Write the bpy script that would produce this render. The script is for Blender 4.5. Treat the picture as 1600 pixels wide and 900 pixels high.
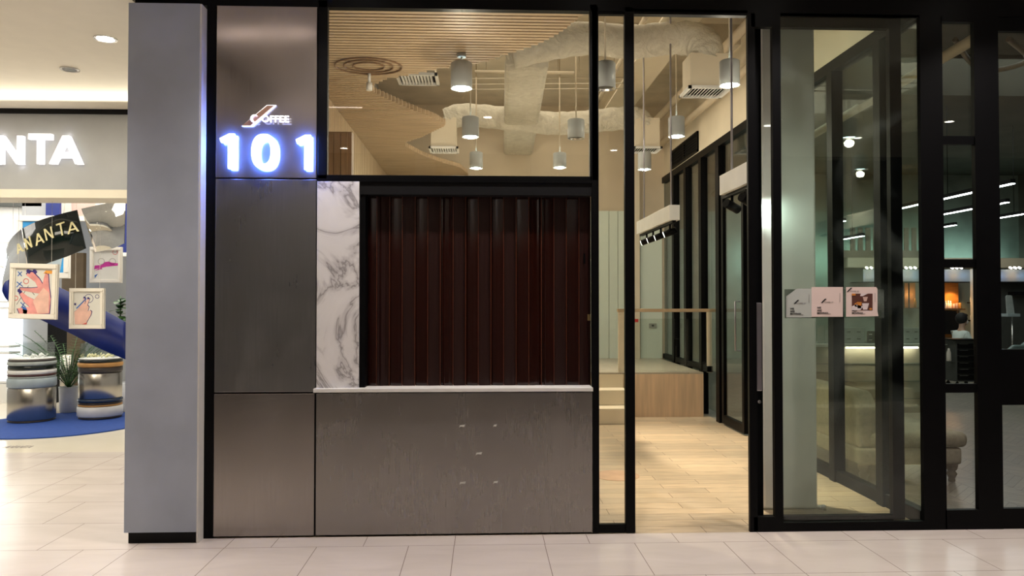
import bpy, bmesh, math, random
from mathutils import Vector, Matrix, Euler
for o in list(bpy.data.objects): bpy.data.objects.remove(o)
R = math.radians; PI = math.pi
SC = bpy.context.scene; COL = SC.collection
rnd = random.Random(7)

# ------------------------------------------------------------------ camera, world, exposure
F = 1180.0; YAW = R(2.2); PITCH = math.atan(21/F); CZ = 1.6; D0 = 5.2
cd = bpy.data.cameras.new('camera'); cam = bpy.data.objects.new('camera', cd); COL.objects.link(cam)
cam.location = (0, -D0, CZ); cam.rotation_euler = (PI/2+PITCH, 0, -YAW)
cd.sensor_width = 36; cd.lens = F/1600*36; cd.clip_start = .05; cd.clip_end = 100
SC.camera = cam
SC.view_settings.view_transform = 'Standard'; SC.view_settings.look = 'None'
SC.view_settings.gamma = 1; SC.view_settings.use_curve_mapping = False
SC.view_settings.exposure = 0.1
w = bpy.data.worlds.new('world'); SC.world = w; w.use_nodes = True
w.node_tree.nodes['Background'].inputs[0].default_value = (.9, .85, .8, 1)
w.node_tree.nodes['Background'].inputs[1].default_value = .05

def light(name, kind, loc, energy, col=(1, .93, .85), rot=(0, 0, 0), size=.1, sx=None, sy=None, angle=120, blend=.8):
    l = bpy.data.lights.new(name, kind); o = bpy.data.objects.new(name, l); COL.objects.link(o)
    o.location = loc; o.rotation_euler = rot; l.energy = energy; l.color = col
    if kind == 'AREA':
        l.shape = 'RECTANGLE'; l.size = sx or size; l.size_y = sy or size
    else: l.shadow_soft_size = size
    if kind == 'SPOT': l.spot_size = R(angle); l.spot_blend = blend
    return o
WARM = (1, .88, .68); NEUT = (1, .88, .76); COOL = (.80, .95, 1.0); TEAL = (.62, 1.0, .90)
# added soft fill over the left forecourt, no fitting there; cove along the fascia
light('forecourt_fill_light', 'AREA', (-5.0, .8, 3.60), 150, (1, .92, .76), sx=3.6, sy=1.6)
light('fascia_cove_light', 'AREA', (-5.2, 2.62, 3.50), 26, (1, .92, .74), rot=(PI+R(55), 0, 0), sx=5, sy=.06)
# shop next door ceiling lighting
light('neighbour_ceiling_light', 'AREA', (-6.0, 6.0, 3.45), 205, (1, .95, .86), sx=4.5, sy=4)
# area fills added under the cafe and salon ceilings, no fittings behind them
light('cafe_fill_light', 'AREA', (.6, 5.0, 4.7), 45, WARM, sx=3, sy=4.5)
light('slat_fill_uplight', 'AREA', (-.2, .55, 2.30), 11, WARM, rot=(PI-R(25), 0, 0), sx=2.4, sy=.15)  # added uplight to brighten the slats from below, hidden behind the beam
light('salon_fill_light', 'AREA', (8.0, 7.5, 4.85), 130, (.9, 1, .88), sx=6, sy=8)

# ------------------------------------------------------------------ picture-to-place helpers
cR = cam.rotation_euler.to_matrix()
def ray(px, py): return cR @ Vector(((px-800)/F, -(py-450)/F, -1.0))
def at(px, py, Y):
    r = ray(px, py); t = (Y+D0)/r.y
    return Vector((r.x*t, Y, CZ+r.z*t))
def fx(px, Y=0., py=450): return at(px, py, Y).x
def fz(py, px=755, Y=0.): return at(px, py, Y).z
def atz(px, py, z):
    r = ray(px, py); t = (z-CZ)/r.z
    return Vector((r.x*t, -D0+r.y*t, z))

# ------------------------------------------------------------------ materials
def nt(name):
    m = bpy.data.materials.new(name); m.use_nodes = True
    return m, m.node_tree.nodes, m.node_tree.links, m.node_tree.nodes['Principled BSDF']
def noise_fac(N, L, scale=(1, 1, 1), ns=5, detail=4, dist=0):
    tc = N.new('ShaderNodeTexCoord'); mp = N.new('ShaderNodeMapping'); no = N.new('ShaderNodeTexNoise')
    mp.inputs['Scale'].default_value = scale; no.inputs['Scale'].default_value = ns; no.inputs['Detail'].default_value = detail
    no.inputs['Distortion'].default_value = dist
    L.new(tc.outputs['Object'], mp.inputs[0]); L.new(mp.outputs[0], no.inputs['Vector'])
    return no.outputs['Fac'], mp
def ramp(N, L, fac, stops):
    r = N.new('ShaderNodeValToRGB'); L.new(fac, r.inputs[0])
    e = r.color_ramp.elements
    while len(e) < len(stops): e.new(.5)
    for i, (p, c) in enumerate(stops):
        e[i].position = p; e[i].color = (*c, 1) if len(c) == 3 else c
    return r.outputs[0]
def c4(c): return (c[0], c[1], c[2], 1)
def mat(name, col, rough=.5, metal=0., var=.12, ns=6, scale=(1, 1, 1), bump=0., emit=None, es=0., coat=0., spec=.5, bns=None):
    m, N, L, B = nt(name)
    B.inputs['Roughness'].default_value = rough; B.inputs['Metallic'].default_value = metal
    B.inputs['Coat Weight'].default_value = coat; B.inputs['Specular IOR Level'].default_value = spec
    f, mp = noise_fac(N, L, scale, ns)
    a = tuple(max(0, c*(1-var)) for c in col); b = tuple(min(1, c*(1+var)) for c in col)
    L.new(ramp(N, L, f, [(.3, a), (.7, b)]), B.inputs['Base Color'])
    if bump:
        bp = N.new('ShaderNodeBump'); bp.inputs['Strength'].default_value = bump; bp.inputs['Distance'].default_value = .01
        if bns:
            f2, _ = noise_fac(N, L, scale, bns); L.new(f2, bp.inputs['Height'])
        else: L.new(f, bp.inputs['Height'])
        L.new(bp.outputs[0], B.inputs['Normal'])
    if emit:
        B.inputs['Emission Color'].default_value = c4(emit); B.inputs['Emission Strength'].default_value = es
    return m
def glass_mat(name, tint=(.93, .97, .95), refl=1.0, rough=0.0, grime=0.0):
    m, N, L, B = nt(name); N.remove(B); out = N['Material Output']
    tr = N.new('ShaderNodeBsdfTransparent'); tr.inputs[0].default_value = c4(tint)
    gl = N.new('ShaderNodeBsdfGlossy'); gl.inputs['Roughness'].default_value = rough
    fr = N.new('ShaderNodeLayerWeight'); pw = N.new('ShaderNodeMath'); pw.operation = 'POWER'; pw.inputs[1].default_value = 5
    L.new(fr.outputs['Facing'], pw.inputs[0])
    mu = N.new('ShaderNodeMath'); mu.operation = 'MULTIPLY_ADD'; mu.inputs[1].default_value = .9*refl; mu.inputs[2].default_value = .04*refl
    L.new(pw.outputs[0], mu.inputs[0])
    mx = N.new('ShaderNodeMixShader'); L.new(mu.outputs[0], mx.inputs[0]); L.new(tr.outputs[0], mx.inputs[1]); L.new(gl.outputs[0], mx.inputs[2])
    last = mx.outputs[0]
    if grime:
        df = N.new('ShaderNodeBsdfDiffuse'); df.inputs[0].default_value = (.75, .85, .8, 1)
        f, _ = noise_fac(N, L, (1, 1, 1), 1.4, 5, 1.5)
        r = ramp(N, L, f, [(.45, (0, 0, 0)), (.8, (grime,)*3)])
        m2 = N.new('ShaderNodeMixShader'); L.new(r, m2.inputs[0]); L.new(last, m2.inputs[1]); L.new(df.outputs[0], m2.inputs[2]); last = m2.outputs[0]
    L.new(last, out.inputs[0]); return m
def emis(name, col, s):
    m, N, L, B = nt(name)
    B.inputs['Base Color'].default_value = c4(col); B.inputs['Emission Color'].default_value = c4(col); B.inputs['Emission Strength'].default_value = s
    return m

def steel_mat(name, col=(.36, .33, .31), rough=.3, warp=.25):
    m, N, L, B = nt(name)
    B.inputs['Metallic'].default_value = .82
    f, _ = noise_fac(N, L, (1, 1, 1), 2.2, 6, .8)
    g, _ = noise_fac(N, L, (14, 14, .7), 5, 4)
    h, _ = noise_fac(N, L, (.6, .6, .35), 1.7, 1)
    mixf = N.new('ShaderNodeMath'); mixf.operation = 'ADD'; L.new(f, mixf.inputs[0])
    g2 = N.new('ShaderNodeMath'); g2.operation = 'MULTIPLY'; g2.inputs[1].default_value = .55; L.new(g, g2.inputs[0]); L.new(g2.outputs[0], mixf.inputs[1])
    L.new(ramp(N, L, mixf.outputs[0], [(.45, tuple(c*.93 for c in col)), (.8, col), (1, tuple(c*1.09 for c in col))]), B.inputs['Base Color'])
    L.new(ramp(N, L, mixf.outputs[0], [(.5, (rough-.02,)*3), (1, (rough+.06,)*3)]), B.inputs['Roughness'])
    bp = N.new('ShaderNodeBump'); bp.inputs['Strength'].default_value = warp; bp.inputs['Distance'].default_value = .06
    L.new(h, bp.inputs['Height']); L.new(bp.outputs[0], B.inputs['Normal'])
    return m
def fabric_mat():
    m, N, L, B = nt('white fabric duct'); B.inputs['Roughness'].default_value = .85
    f, _ = noise_fac(N, L, (1, 1, 1), 5, 5, 2.2); g, _ = noise_fac(N, L, (1, 1, 1), 13, 4, 3)
    ad = N.new('ShaderNodeMath'); ad.operation = 'MULTIPLY_ADD'; ad.inputs[1].default_value = .4; L.new(g, ad.inputs[0]); L.new(f, ad.inputs[2])
    L.new(ramp(N, L, f, [(.3, (.60, .56, .47)), (.6, (.72, .68, .58))]), B.inputs['Base Color'])
    bp = N.new('ShaderNodeBump'); bp.inputs['Strength'].default_value = 1; bp.inputs['Distance'].default_value = .035
    L.new(ad.outputs[0], bp.inputs['Height']); L.new(bp.outputs[0], B.inputs['Normal']); return m
def marble_mat():
    m, N, L, B = nt('white marble'); B.inputs['Roughness'].default_value = .22
    f, mp = noise_fac(N, L, (1, 1, 1), 2.1, 8, 1.4)
    sb = N.new('ShaderNodeMath'); sb.operation = 'SUBTRACT'; sb.inputs[1].default_value = .5; L.new(f, sb.inputs[0])
    ab = N.new('ShaderNodeMath'); ab.operation = 'ABSOLUTE'; L.new(sb.outputs[0], ab.inputs[0])
    v = ramp(N, L, ab.outputs[0], [(0, (.34, .32, .32)), (.012, (.66, .645, .65)), (.05, (.86, .85, .85)), (.2, (.92, .91, .91))])
    L.new(v, B.inputs['Base Color']); return m
def tile_mat():
    m, N, L, B = nt('concourse floor tile'); B.inputs['Roughness'].default_value = .2; B.inputs['Specular IOR Level'].default_value = .35
    tc = N.new('ShaderNodeTexCoord'); sp = N.new('ShaderNodeSeparateXYZ'); L.new(tc.outputs['Object'], sp.inputs[0])
    def M(op, a, b=None, c=None):
        n = N.new('ShaderNodeMath'); n.operation = op
        for i, v in enumerate((a, b, c)):
            if v is None: continue
            if isinstance(v, (int, float)): n.inputs[i].default_value = v
            else: L.new(v, n.inputs[i])
        return n.outputs[0]
    RH = .59; y0 = atz(300, 857, 0).y
    ry = M('DIVIDE', M('SUBTRACT', sp.outputs[1], y0), RH)
    row = M('FLOOR', ry); fy = M('FRACT', ry)
    x0 = atz(350, 857, 0).x; PER = 2.085
    sh = M('MULTIPLY', M('MODULO', M('ADD', row, 20.0), 2.0), 1.19)
    u = M('MULTIPLY', M('FRACT', M('DIVIDE', M('SUBTRACT', M('SUBTRACT', sp.outputs[0], x0), sh), PER)), PER)
    d = None
    for j in (0, .297, .893, 1.489, PER):
        e = M('ABSOLUTE', M('SUBTRACT', u, j)); d = e if d is None else M('MINIMUM', d, e)
    dy = M('MULTIPLY', M('MINIMUM', fy, M('SUBTRACT', 1.0, fy)), RH)
    g = M('LESS_THAN', M('MINIMUM', d, dy), .0022)
    f, _ = noise_fac(N, L, (1, 3, 1), 1.6, 6, .6)
    base = ramp(N, L, f, [(.3, (.60, .535, .49)), (.7, (.68, .61, .565))])
    mx = N.new('ShaderNodeMix'); mx.data_type = 'RGBA'; L.new(g, mx.inputs[0]); L.new(base, mx.inputs[6]); mx.inputs[7].default_value = (.25, .20, .17, 1)
    L.new(mx.outputs[2], B.inputs['Base Color']); return m
def plank_mat(name, c1, c2, cm, bw, bh, rough=.35, mort=.003, rot=0, chev=False):
    m, N, L, B = nt(name); B.inputs['Roughness'].default_value = rough
    tc = N.new('ShaderNodeTexCoord'); mp = N.new('ShaderNodeMapping'); mp.inputs['Rotation'].default_value = (0, 0, rot)
    L.new(tc.outputs['Object'], mp.inputs[0]); vec = mp.outputs[0]
    if chev:
        sp = N.new('ShaderNodeSeparateXYZ'); L.new(vec, sp.inputs[0])
        pp = N.new('ShaderNodeMath'); pp.operation = 'PINGPONG'; pp.inputs[1].default_value = bw; L.new(sp.outputs[0], pp.inputs[0])
        ad = N.new('ShaderNodeMath'); ad.operation = 'ADD'; L.new(sp.outputs[1], ad.inputs[0]); L.new(pp.outputs[0], ad.inputs[1])
        cb = N.new('ShaderNodeCombineXYZ'); L.new(sp.outputs[0], cb.inputs[0]); L.new(ad.outputs[0], cb.inputs[1]); vec = cb.outputs[0]
    br = N.new('ShaderNodeTexBrick'); L.new(vec, br.inputs['Vector'])
    br.inputs['Color1'].default_value = c4(c1); br.inputs['Color2'].default_value = c4(c2); br.inputs['Mortar'].default_value = c4(cm)
    br.inputs['Scale'].default_value = 1; br.inputs['Mortar Size'].default_value = mort; br.inputs['Brick Width'].default_value = bw
    br.inputs['Row Height'].default_value = bh; br.offset = 0.0 if chev else .37; br.inputs['Bias'].default_value = 0
    f, _ = noise_fac(N, L, (1.5, 14, 1), 3, 5)
    r = ramp(N, L, f, [(.3, (.78,)*3), (.7, (1.12,)*3)])
    mx = N.new('ShaderNodeMix'); mx.data_type = 'RGBA'; mx.blend_type = 'MULTIPLY'; mx.inputs[0].default_value = 1
    L.new(br.outputs[0], mx.inputs[6]); L.new(r, mx.inputs[7]); L.new(mx.outputs[2], B.inputs['Base Color'])
    return m
def ribbed_mat(name, col, scale=(1, 1, 1)): return mat(name, col, .6, scale=scale)

K = dict(
 black=mat('black powder coated metal', (.0025, .0025, .003), .45, spec=.10),
 blackmatt=mat('matt black', (.004, .004, .005), .6, spec=.2),
 steel=steel_mat('brushed steel', (.31, .29, .275), .24),
 steel2=steel_mat('brushed steel warm', (.32, .292, .275), .16),
 steel3=steel_mat('brushed steel cool', (.24, .236, .236), .28),
 marble=marble_mat(),
 white=mat('white paint', (.80, .79, .76), .45, var=.04),
 cream=mat('cream paint', (.74, .66, .52), .7, var=.05, ns=2),
 beige=mat('beige plaster', (.62, .53, .40), .75, var=.06, ns=2),
 slab=mat('painted concrete slab', (.55, .49, .39), .8, var=.12, ns=3, bump=.2),
 mint=mat('pale green white wall panel', (.72, .81, .73), .55, var=.04, ns=1.5, scale=(1, 1, .2)),
 plaster=mat('grey plaster', (.41, .455, .55), .72, var=.10, ns=2.2, bump=.08),
 plaster2=mat('grey fascia plaster', (.36, .37, .385), .7, var=.07, ns=2),
 ceil=mat('ceiling paint', (.74, .69, .58), .75, var=.02),
 pvc=mat('dark brown gloss slat', (.018, .0034, .002), .13, var=.3, scale=(30, 1, .3), spec=.5, bump=.05),
 pvcm=mat('dark brown satin slat', (.017, .0034, .0022), .40, var=.3, scale=(30, 1, .3), spec=.35),
 pvcedge=mat('reddish brown slat edge', (.09, .022, .009), .3),
 brass=mat('brass', (.75, .55, .25), .3, 1),
 chrome=mat('polished chrome', (.85, .84, .80), .06, 1, var=.03),
 grey=mat('satin grey metal', (.34, .32, .35), .35, .7, var=.05),
 tile=tile_mat(),
 nfloor=mat('polished cream floor', (.76, .70, .58), .18, var=.04, ns=1.5),
 plank=plank_mat('greyed oak planks', (.54, .43, .30), (.42, .345, .25), (.14, .10, .06), .95, .155, .32),
 deck=plank_mat('platform planks', (.50, .45, .37), (.44, .40, .33), (.25, .2, .15), .95, .155, .35),
 herring=plank_mat('herringbone parquet', (.33, .30, .25), (.24, .22, .19), (.10, .09, .08), .35, .10, .28, .004, 0, True),
 oak=mat('light oak veneer', (.74, .55, .38), .5, var=.12, ns=3, scale=(6, 6, .5)),
 slat=mat('pine slat', (.50, .37, .235), .55, var=.14, ns=3, scale=(.6, 8, 8)),
 slatv=mat('pine wall slat', (.52, .38, .24), .55, var=.14, ns=3, scale=(8, 8, .6)),
 wooddark=mat('dark stained wood panel', (.20, .11, .05), .5, var=.2, ns=4, scale=(8, 8, .6)),
 fabric=fabric_mat(),
 lampwhite=mat('white lamp housing', (.44, .47, .48), .4, var=.03),
 reflector=mat('lamp reflector', (.8, .8, .8), .25, 1),
 lampon=emis('lit lamp lens', (.62, .90, 1.0), 30),
 trackon=emis('lit spotlight lens', (1, .93, .80), 9),
 downon=emis('lit downlight lens', (1, .93, .84), 26),
 lineon=emis('lit linear tube', (.88, .97, 1.0), 14),
 cove=emis('lit cove line', (1, .82, .70), 9),
 signw=emis('lit white sign face', (1, 1, 1), 2.6),
 signb=emis('blue halo light', (.07, .20, 1.0), 110),
 letterw=emis('lit white letter', (1, .98, .98), 1.0),
 copper=mat('rose copper plate', (.55, .33, .25), .35, .6),
 glass=glass_mat('clear shop glass', (.98, .98, .965), 1.0),
 glassg=glass_mat('green tinted shop glass', (.90, .955, .925), 1.0, grime=.05),
 glassd=glass_mat('partition glass', (.93, .95, .92), 1.0),
 glassc=glass_mat('display glass', (.95, .97, .96), 1.2),
 conc=mat('grey green concrete', (.30, .34, .30), .7, var=.25, ns=1.5, bump=.1),
 concd=mat('dark concrete', (.12, .115, .095), .8, var=.2, ns=1.5),
 darkgrey=mat('dark grey board', (.07, .075, .07), .6),
 sofa=mat('cream upholstery', (.46, .42, .33), .85, ns=30, bump=.1),
 sofaleg=mat('turned grey wood', (.26, .22, .17), .5),
 navy=mat('navy blue vinyl', (.006, .018, .16), .4, var=.1),
 rug=mat('royal blue carpet', (.012, .055, .27), .85, var=.12, ns=20, bump=.2),
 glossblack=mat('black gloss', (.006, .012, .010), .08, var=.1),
 gold=mat('pale gold letter', (.85, .78, .45), .4),
 palegreen=mat('pale grey green ring', (.42, .46, .44), .35), maroon=mat('maroon ring', (.06, .012, .012), .3),
 paleblue=mat('pale blue grey band', (.38, .45, .48), .4), orange=mat('orange wood ring', (.55, .28, .08), .4),
 navyring=mat('dark navy ring', (.012, .03, .07), .25), darkring=mat('dark brown ring', (.05, .04, .035), .35),
 drum=mat('satin nickel drum', (.46, .43, .38), .27, 1, var=.08, ns=2, scale=(3, 3, .4)),
 pot=mat('white ceramic pot', (.66, .67, .70), .4), soil=mat('potting soil', (.05, .03, .02), .9),
 leaf=mat('dark green leaf', (.045, .12, .03), .45, var=.4, ns=12), leaf2=mat('broad green leaf', (.03, .08, .02), .3, var=.4, ns=8),
 stem=mat('brown stem', (.12, .08, .04), .7),
 frame=mat('cream picture frame', (.80, .76, .68), .45, var=.03), paper=mat('off white paper', (.66, .65, .60), .7, var=.03),
 pink=mat('printed pink skin', (.72, .30, .28), .6, var=.2, ns=9), pale=mat('printed pale skin', (.74, .46, .38), .6, var=.15, ns=9),
 ink=mat('printed navy ink', (.03, .02, .16), .6), red=mat('printed red', (.60, .10, .09), .6), blue=mat('printed blue', (.03, .13, .45), .6),
 sky=mat('printed sky blue', (.03, .28, .60), .6, var=.5, ns=3), magenta=mat('printed magenta', (.50, .03, .28), .6), peach=mat('printed peach', (.62, .42, .36), .6),
 orangep=mat('printed orange', (.80, .35, .05), .6),
 posterpink=mat('pale pink paper', (.80, .64, .60), .7, var=.02), postergrey=mat('pale grey paper', (.50, .53, .50), .7, var=.03),
 tape=glass_mat('clear film', (.80, .86, .80), 1.0, .2, grime=.25),
 print=mat('black print', (.01, .01, .012), .6), printgrey=mat('grey print', (.25, .22, .21), .6),
 printbrown=mat('printed brown', (.10, .03, .02), .6), printor=mat('printed amber', (.60, .22, .04), .6), printwh=mat('printed white', (.75, .65, .66), .6),
 skin=mat('skin', (.58, .36, .26), .55, var=.05), hair=mat('black hair', (.006, .005, .005), .7, ns=40),
 shirt=mat('white shirt', (.72, .80, .78), .8), mask=mat('white face mask', (.85, .87, .87), .7), trouser=mat('dark trousers', (.02, .02, .03), .8),
 amber=mat('amber wood panel', (.55, .24, .06), .5, var=.2, ns=3, scale=(1, 1, 8)),
 bottle=mat('pale plastic bottle', (.72, .66, .60), .35), seatteal=mat('grey teal chair vinyl', (.16, .22, .22), .4),
 board=mat('white canopy board', (.34, .37, .38), .5, var=.03), redsign=mat('red sign', (.55, .03, .03), .5),
 screen=mat('grey laptop lid', (.42, .46, .46), .4), socket=mat('grey socket plate', (.40, .42, .38), .4),
 inlay=mat('brown floor inlay', (.45, .30, .20), .5), backlit=emis('lit shelf panel', (.92, .97, 1.0), 1.6),
)

# ------------------------------------------------------------------ mesh builder
class MB:
    def __init__(s): s.b = bmesh.new(); s.mats = []; s.m = 0
    def use(s, m):
        if m not in s.mats: s.mats.append(m)
        s.m = s.mats.index(m); return s
    def face(s, pts):
        vs = [s.b.verts.new(p) for p in pts]
        f = s.b.faces.new(vs); f.material_index = s.m; return s
    def _hexa(s, P):
        v = [s.b.verts.new(p) for p in P]
        for q in ((0, 3, 2, 1), (4, 5, 6, 7), (0, 1, 5, 4), (1, 2, 6, 5), (2, 3, 7, 6), (3, 0, 4, 7)):
            f = s.b.faces.new([v[i] for i in q]); f.material_index = s.m
        return s
    def box(s, x0, x1, y0, y1, z0, z1):
        x0, x1 = sorted((x0, x1)); y0, y1 = sorted((y0, y1)); z0, z1 = sorted((z0, z1))
        return s._hexa([(x0, y0, z0), (x1, y0, z0), (x1, y1, z0), (x0, y1, z0), (x0, y0, z1), (x1, y0, z1), (x1, y1, z1), (x0, y1, z1)])
    def obox(s, c, sz, rot=(0, 0, 0)):
        M = Matrix.Translation(c) @ Euler(rot).to_matrix().to_4x4(); a, b, d = (q/2 for q in sz)
        return s._hexa([M @ Vector(p) for p in ((-a, -b, -d), (a, -b, -d), (a, b, -d), (-a, b, -d), (-a, -b, d), (a, -b, d), (a, b, d), (-a, b, d))])
    def bar(s, p, q, w, h):
        p = Vector(p); q = Vector(q); d = (q-p); L = d.length; M = Matrix.Translation((p+q)/2) @ d.to_track_quat('X', 'Z').to_matrix().to_4x4()
        return s._hexa([M @ Vector(t) for t in ((-L/2, -w/2, -h/2), (L/2, -w/2, -h/2), (L/2, w/2, -h/2), (-L/2, w/2, -h/2), (-L/2, -w/2, h/2), (L/2, -w/2, h/2), (L/2, w/2, h/2), (-L/2, w/2, h/2))])
    def tube(s, path, r, n=12, caps=True, rough=0, seed=1):
        path = [Vector(p) for p in path]; rs = r if isinstance(r, (list, tuple)) else [r]*len(path)
        rings = []; up = None; rr = random.Random(seed)
        for i, p in enumerate(path):
            t = (path[min(i+1, len(path)-1)]-path[max(i-1, 0)]).normalized()
            if up is None:
                up = Vector((0, 0, 1)) if abs(t.z) < .9 else Vector((1, 0, 0))
            u = (up-t*up.dot(t)).normalized(); up = u; v = t.cross(u)
            rings.append([s.b.verts.new(p+(u*math.cos(a)+v*math.sin(a))*rs[i]*(1+rough*rr.uniform(-1, 1))) for a in (2*PI*k/n for k in range(n))])
        for A, B in zip(rings, rings[1:]):
            for k in range(n):
                f = s.b.faces.new((A[k], A[(k+1) % n], B[(k+1) % n], B[k])); f.smooth = True; f.material_index = s.m
        if caps:
            for rg in (rings[0][::-1], rings[-1]):
                f = s.b.faces.new(rg); f.material_index = s.m
        return s
    def lathe(s, prof, c, n=24, caps=True):
        rings = []
        for r, z in prof: rings.append([s.b.verts.new((c[0]+r*math.cos(2*PI*k/n), c[1]+r*math.sin(2*PI*k/n), c[2]+z)) for k in range(n)])
        for A, B in zip(rings, rings[1:]):
            for k in range(n):
                f = s.b.faces.new((A[k], A[(k+1) % n], B[(k+1) % n], B[k])); f.material_index = s.m; f.smooth = n > 8
        if caps:
            for rg in (rings[0][::-1], rings[-1]):
                f = s.b.faces.new(rg); f.material_index = s.m
        return s
    def prism(s, poly, O, U, V, W, th):
        """poly in 2D (u,v); O origin, U,V axes, extruded along W by th"""
        O, U, V, W = Vector(O), Vector(U), Vector(V), Vector(W)
        a = [s.b.verts.new(O+U*u+V*v) for u, v in poly]; b = [s.b.verts.new(O+U*u+V*v+W*th) for u, v in poly]
        n = len(poly)
        for fs in (a[::-1], b): s.b.faces.new(fs).material_index = s.m
        for k in range(n): s.b.faces.new((a[k], a[(k+1) % n], b[(k+1) % n], b[k])).material_index = s.m
        return s
    def ball(s, c, r, sz=(1, 1, 1), n=12):
        M = Matrix.Translation(c) @ Matrix.Diagonal((r*sz[0], r*sz[1], r*sz[2], 1))
        g = bmesh.ops.create_uvsphere(s.b, u_segments=n*2, v_segments=n, radius=1, matrix=M)
        for v in g['verts']:
            for f in v.link_faces: f.material_index = s.m; f.smooth = True
        return s
    def build(s, name, m, parent=None, bevel=0, label=None, smooth=False):
        me = bpy.data.meshes.new(name)
        bmesh.ops.recalc_face_normals(s.b, faces=s.b.faces)
        co = [v.co for v in s.b.verts]
        if parent is not None:
            off = Vector(); q = parent
            while q: off += q.location; q = q.parent
            loc = (sum((min(c[i] for c in co)+max(c[i] for c in co))/2*Vector([1 if j == i else 0 for j in range(3)]) for i in range(3)) if False else Vector((0, 0, 0)))
            cen = Vector([(min(c[i] for c in co)+max(c[i] for c in co))/2 for i in range(3)])
            s.b.transform(Matrix.Translation(-cen)); loc = cen-off
        elif m in WORLD:
            loc = Vector()
        else:
            cen = Vector([(min(c[i] for c in co)+max(c[i] for c in co))/2 for i in range(3)]); cen.z = min(c.z for c in co)
            s.b.transform(Matrix.Translation(-cen)); loc = cen
        s.b.to_mesh(me); s.b.free()
        o = bpy.data.objects.new(name, me); COL.objects.link(o); o.location = loc
        ms = s.mats or [m]
        for q in ms: me.materials.append(K[q])
        if smooth:
            for f in me.polygons: f.use_smooth = True
        if parent is not None: o.parent = parent
        if bevel:
            b = o.modifiers.new('bevel', 'BEVEL'); b.width = bevel; b.segments = 2; b.limit_method = 'ANGLE'
        if label: o['label'] = label
        return o
WORLD = {'tile', 'plank', 'deck', 'herring', 'nfloor'}
def tag(o, label, cat, group=None):
    o['label'] = label; o['category'] = cat
    if group: o['group'] = group
    return o
def thing(name, label, cat, loc, group=None):
    o = bpy.data.objects.new(name, None); COL.objects.link(o); o.location = loc; o.empty_display_size = .1
    return tag(o, label, cat, group)
def structE(name, loc, label=None):
    o = bpy.data.objects.new(name, None); COL.objects.link(o); o.location = loc; o['kind'] = 'structure'
    if label: o['label'] = label
    return o
def S(o, label=None):
    o['kind'] = 'structure'
    if label: o['label'] = label
    return o
def copy_tree(o, parent=None):
    c = o.copy(); COL.objects.link(c)
    if parent is not None: c.parent = parent
    for ch in list(o.children): copy_tree(ch, c)
    return c
def text_mesh(txt, size, extrude=.0, bold=0.):
    cu = bpy.data.curves.new('t', 'FONT'); cu.body = txt; cu.size = size; cu.extrude = extrude; cu.offset = bold; cu.resolution_u = 3
    ob = bpy.data.objects.new('t', cu); COL.objects.link(ob)
    dg = bpy.context.evaluated_depsgraph_get(); dg.update()
    me = bpy.data.meshes.new_from_object(ob.evaluated_get(dg)); bpy.data.objects.remove(ob)
    return me
def add_text(mb, txt, O, U, V, size, th=.002, bold=0., W=None, sx=1.):
    """writes txt into mb, flat letters with a thin body facing W"""
    O, U, V = Vector(O), Vector(U).normalized(), Vector(V).normalized(); W = U.cross(V)
    me = text_mesh(txt, size, th/2, bold)
    base = [mb.b.verts.new(O+U*(v.co.x*sx)+V*v.co.y+W*v.co.z) for v in me.vertices]
    for p in me.polygons:
        try: mb.b.faces.new([base[i] for i in p.vertices]).material_index = mb.m
        except ValueError: pass
    bpy.data.meshes.remove(me)
GL = {'A': [((0, 0), (.5, 1)), ((.5, 1), (1, 0)), ((.2, .32), (.8, .32))], 'N': [((.08, 0), (.08, 1)), ((.08, 1), (.92, 0)), ((.92, 0), (.92, 1))],
      'T': [((.5, 0), (.5, 1)), ((0, .97), (1, .97))]}
def glyph(mb, ch, O, U, V, W, w, h, st, th):
    """block letter from strokes; O lower left; st stroke width; th body thickness along W"""
    O, U, V, W = Vector(O), Vector(U).normalized(), Vector(V).normalized(), Vector(W).normalized()
    for k, (a, b) in enumerate(GL[ch]):
        p = Vector((a[0]*w, a[1]*h)); q = Vector((b[0]*w, b[1]*h)); d = (q-p).normalized(); n = Vector((-d.y, d.x))*st/2
        if abs(d.x) > .05 and abs(d.y) > .05:
            hh = Vector((st*.6, 0)); poly = [p-hh, p+hh, q+hh, q-hh]
        else: poly = [p-n, p+n, q+n, q-n]
        e = k*.0006
        mb.prism([(t.x, t.y) for t in poly], O-W*e, U, V, W, th+e*2)

# ================================================================== SETTING
PW = 3.16                                 # x of the glazed partition between cafe and salon
BACK = 7.85                               # back wall of the cafe
YT = atz(60, 707, 0).y                    # start of the neighbour shop
ZC = 3.66                                 # low ceiling on the left
ZH = 3.92                                 # concourse ceiling
XP0 = fx(197, -.1); XP1 = fx(309, -.1)
MB().box(-9, 14, -6.6, 0.0, -.1, 0).build('floor', 'tile')['kind'] = 'structure'
f = MB().box(-9, -1.9, 0.0, YT, -.1, 0).build('floor', 'tile'); f['kind'] = 'structure'
S(MB().box(-9, -1.9, YT, 9.4, -.1, 0).build('floor', 'nfloor'))
S(MB().box(-1.9, PW, 0, BACK, -.1, 0).build('floor', 'plank'))
S(MB().box(PW, 14, 0, 16, -.1, 0).build('floor', 'herring'))
S(MB().box(-9, -2.40, -6.6, YT+.02, ZC, ZC+.1).build('ceiling', 'ceil'))
S(MB().box(-2.40, 14, -6.6, 0, ZH, ZH+.1).build('ceiling', 'ceil'))
S(MB().box(-2.46, -2.40, -6.6, -.02, ZC+.1, ZH).build('trim_1', 'black'))
S(MB().box(-9, 14, -6.75, -6.6, -.1, ZH+.1).build('wall_opposite', 'darkgrey'))
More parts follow.
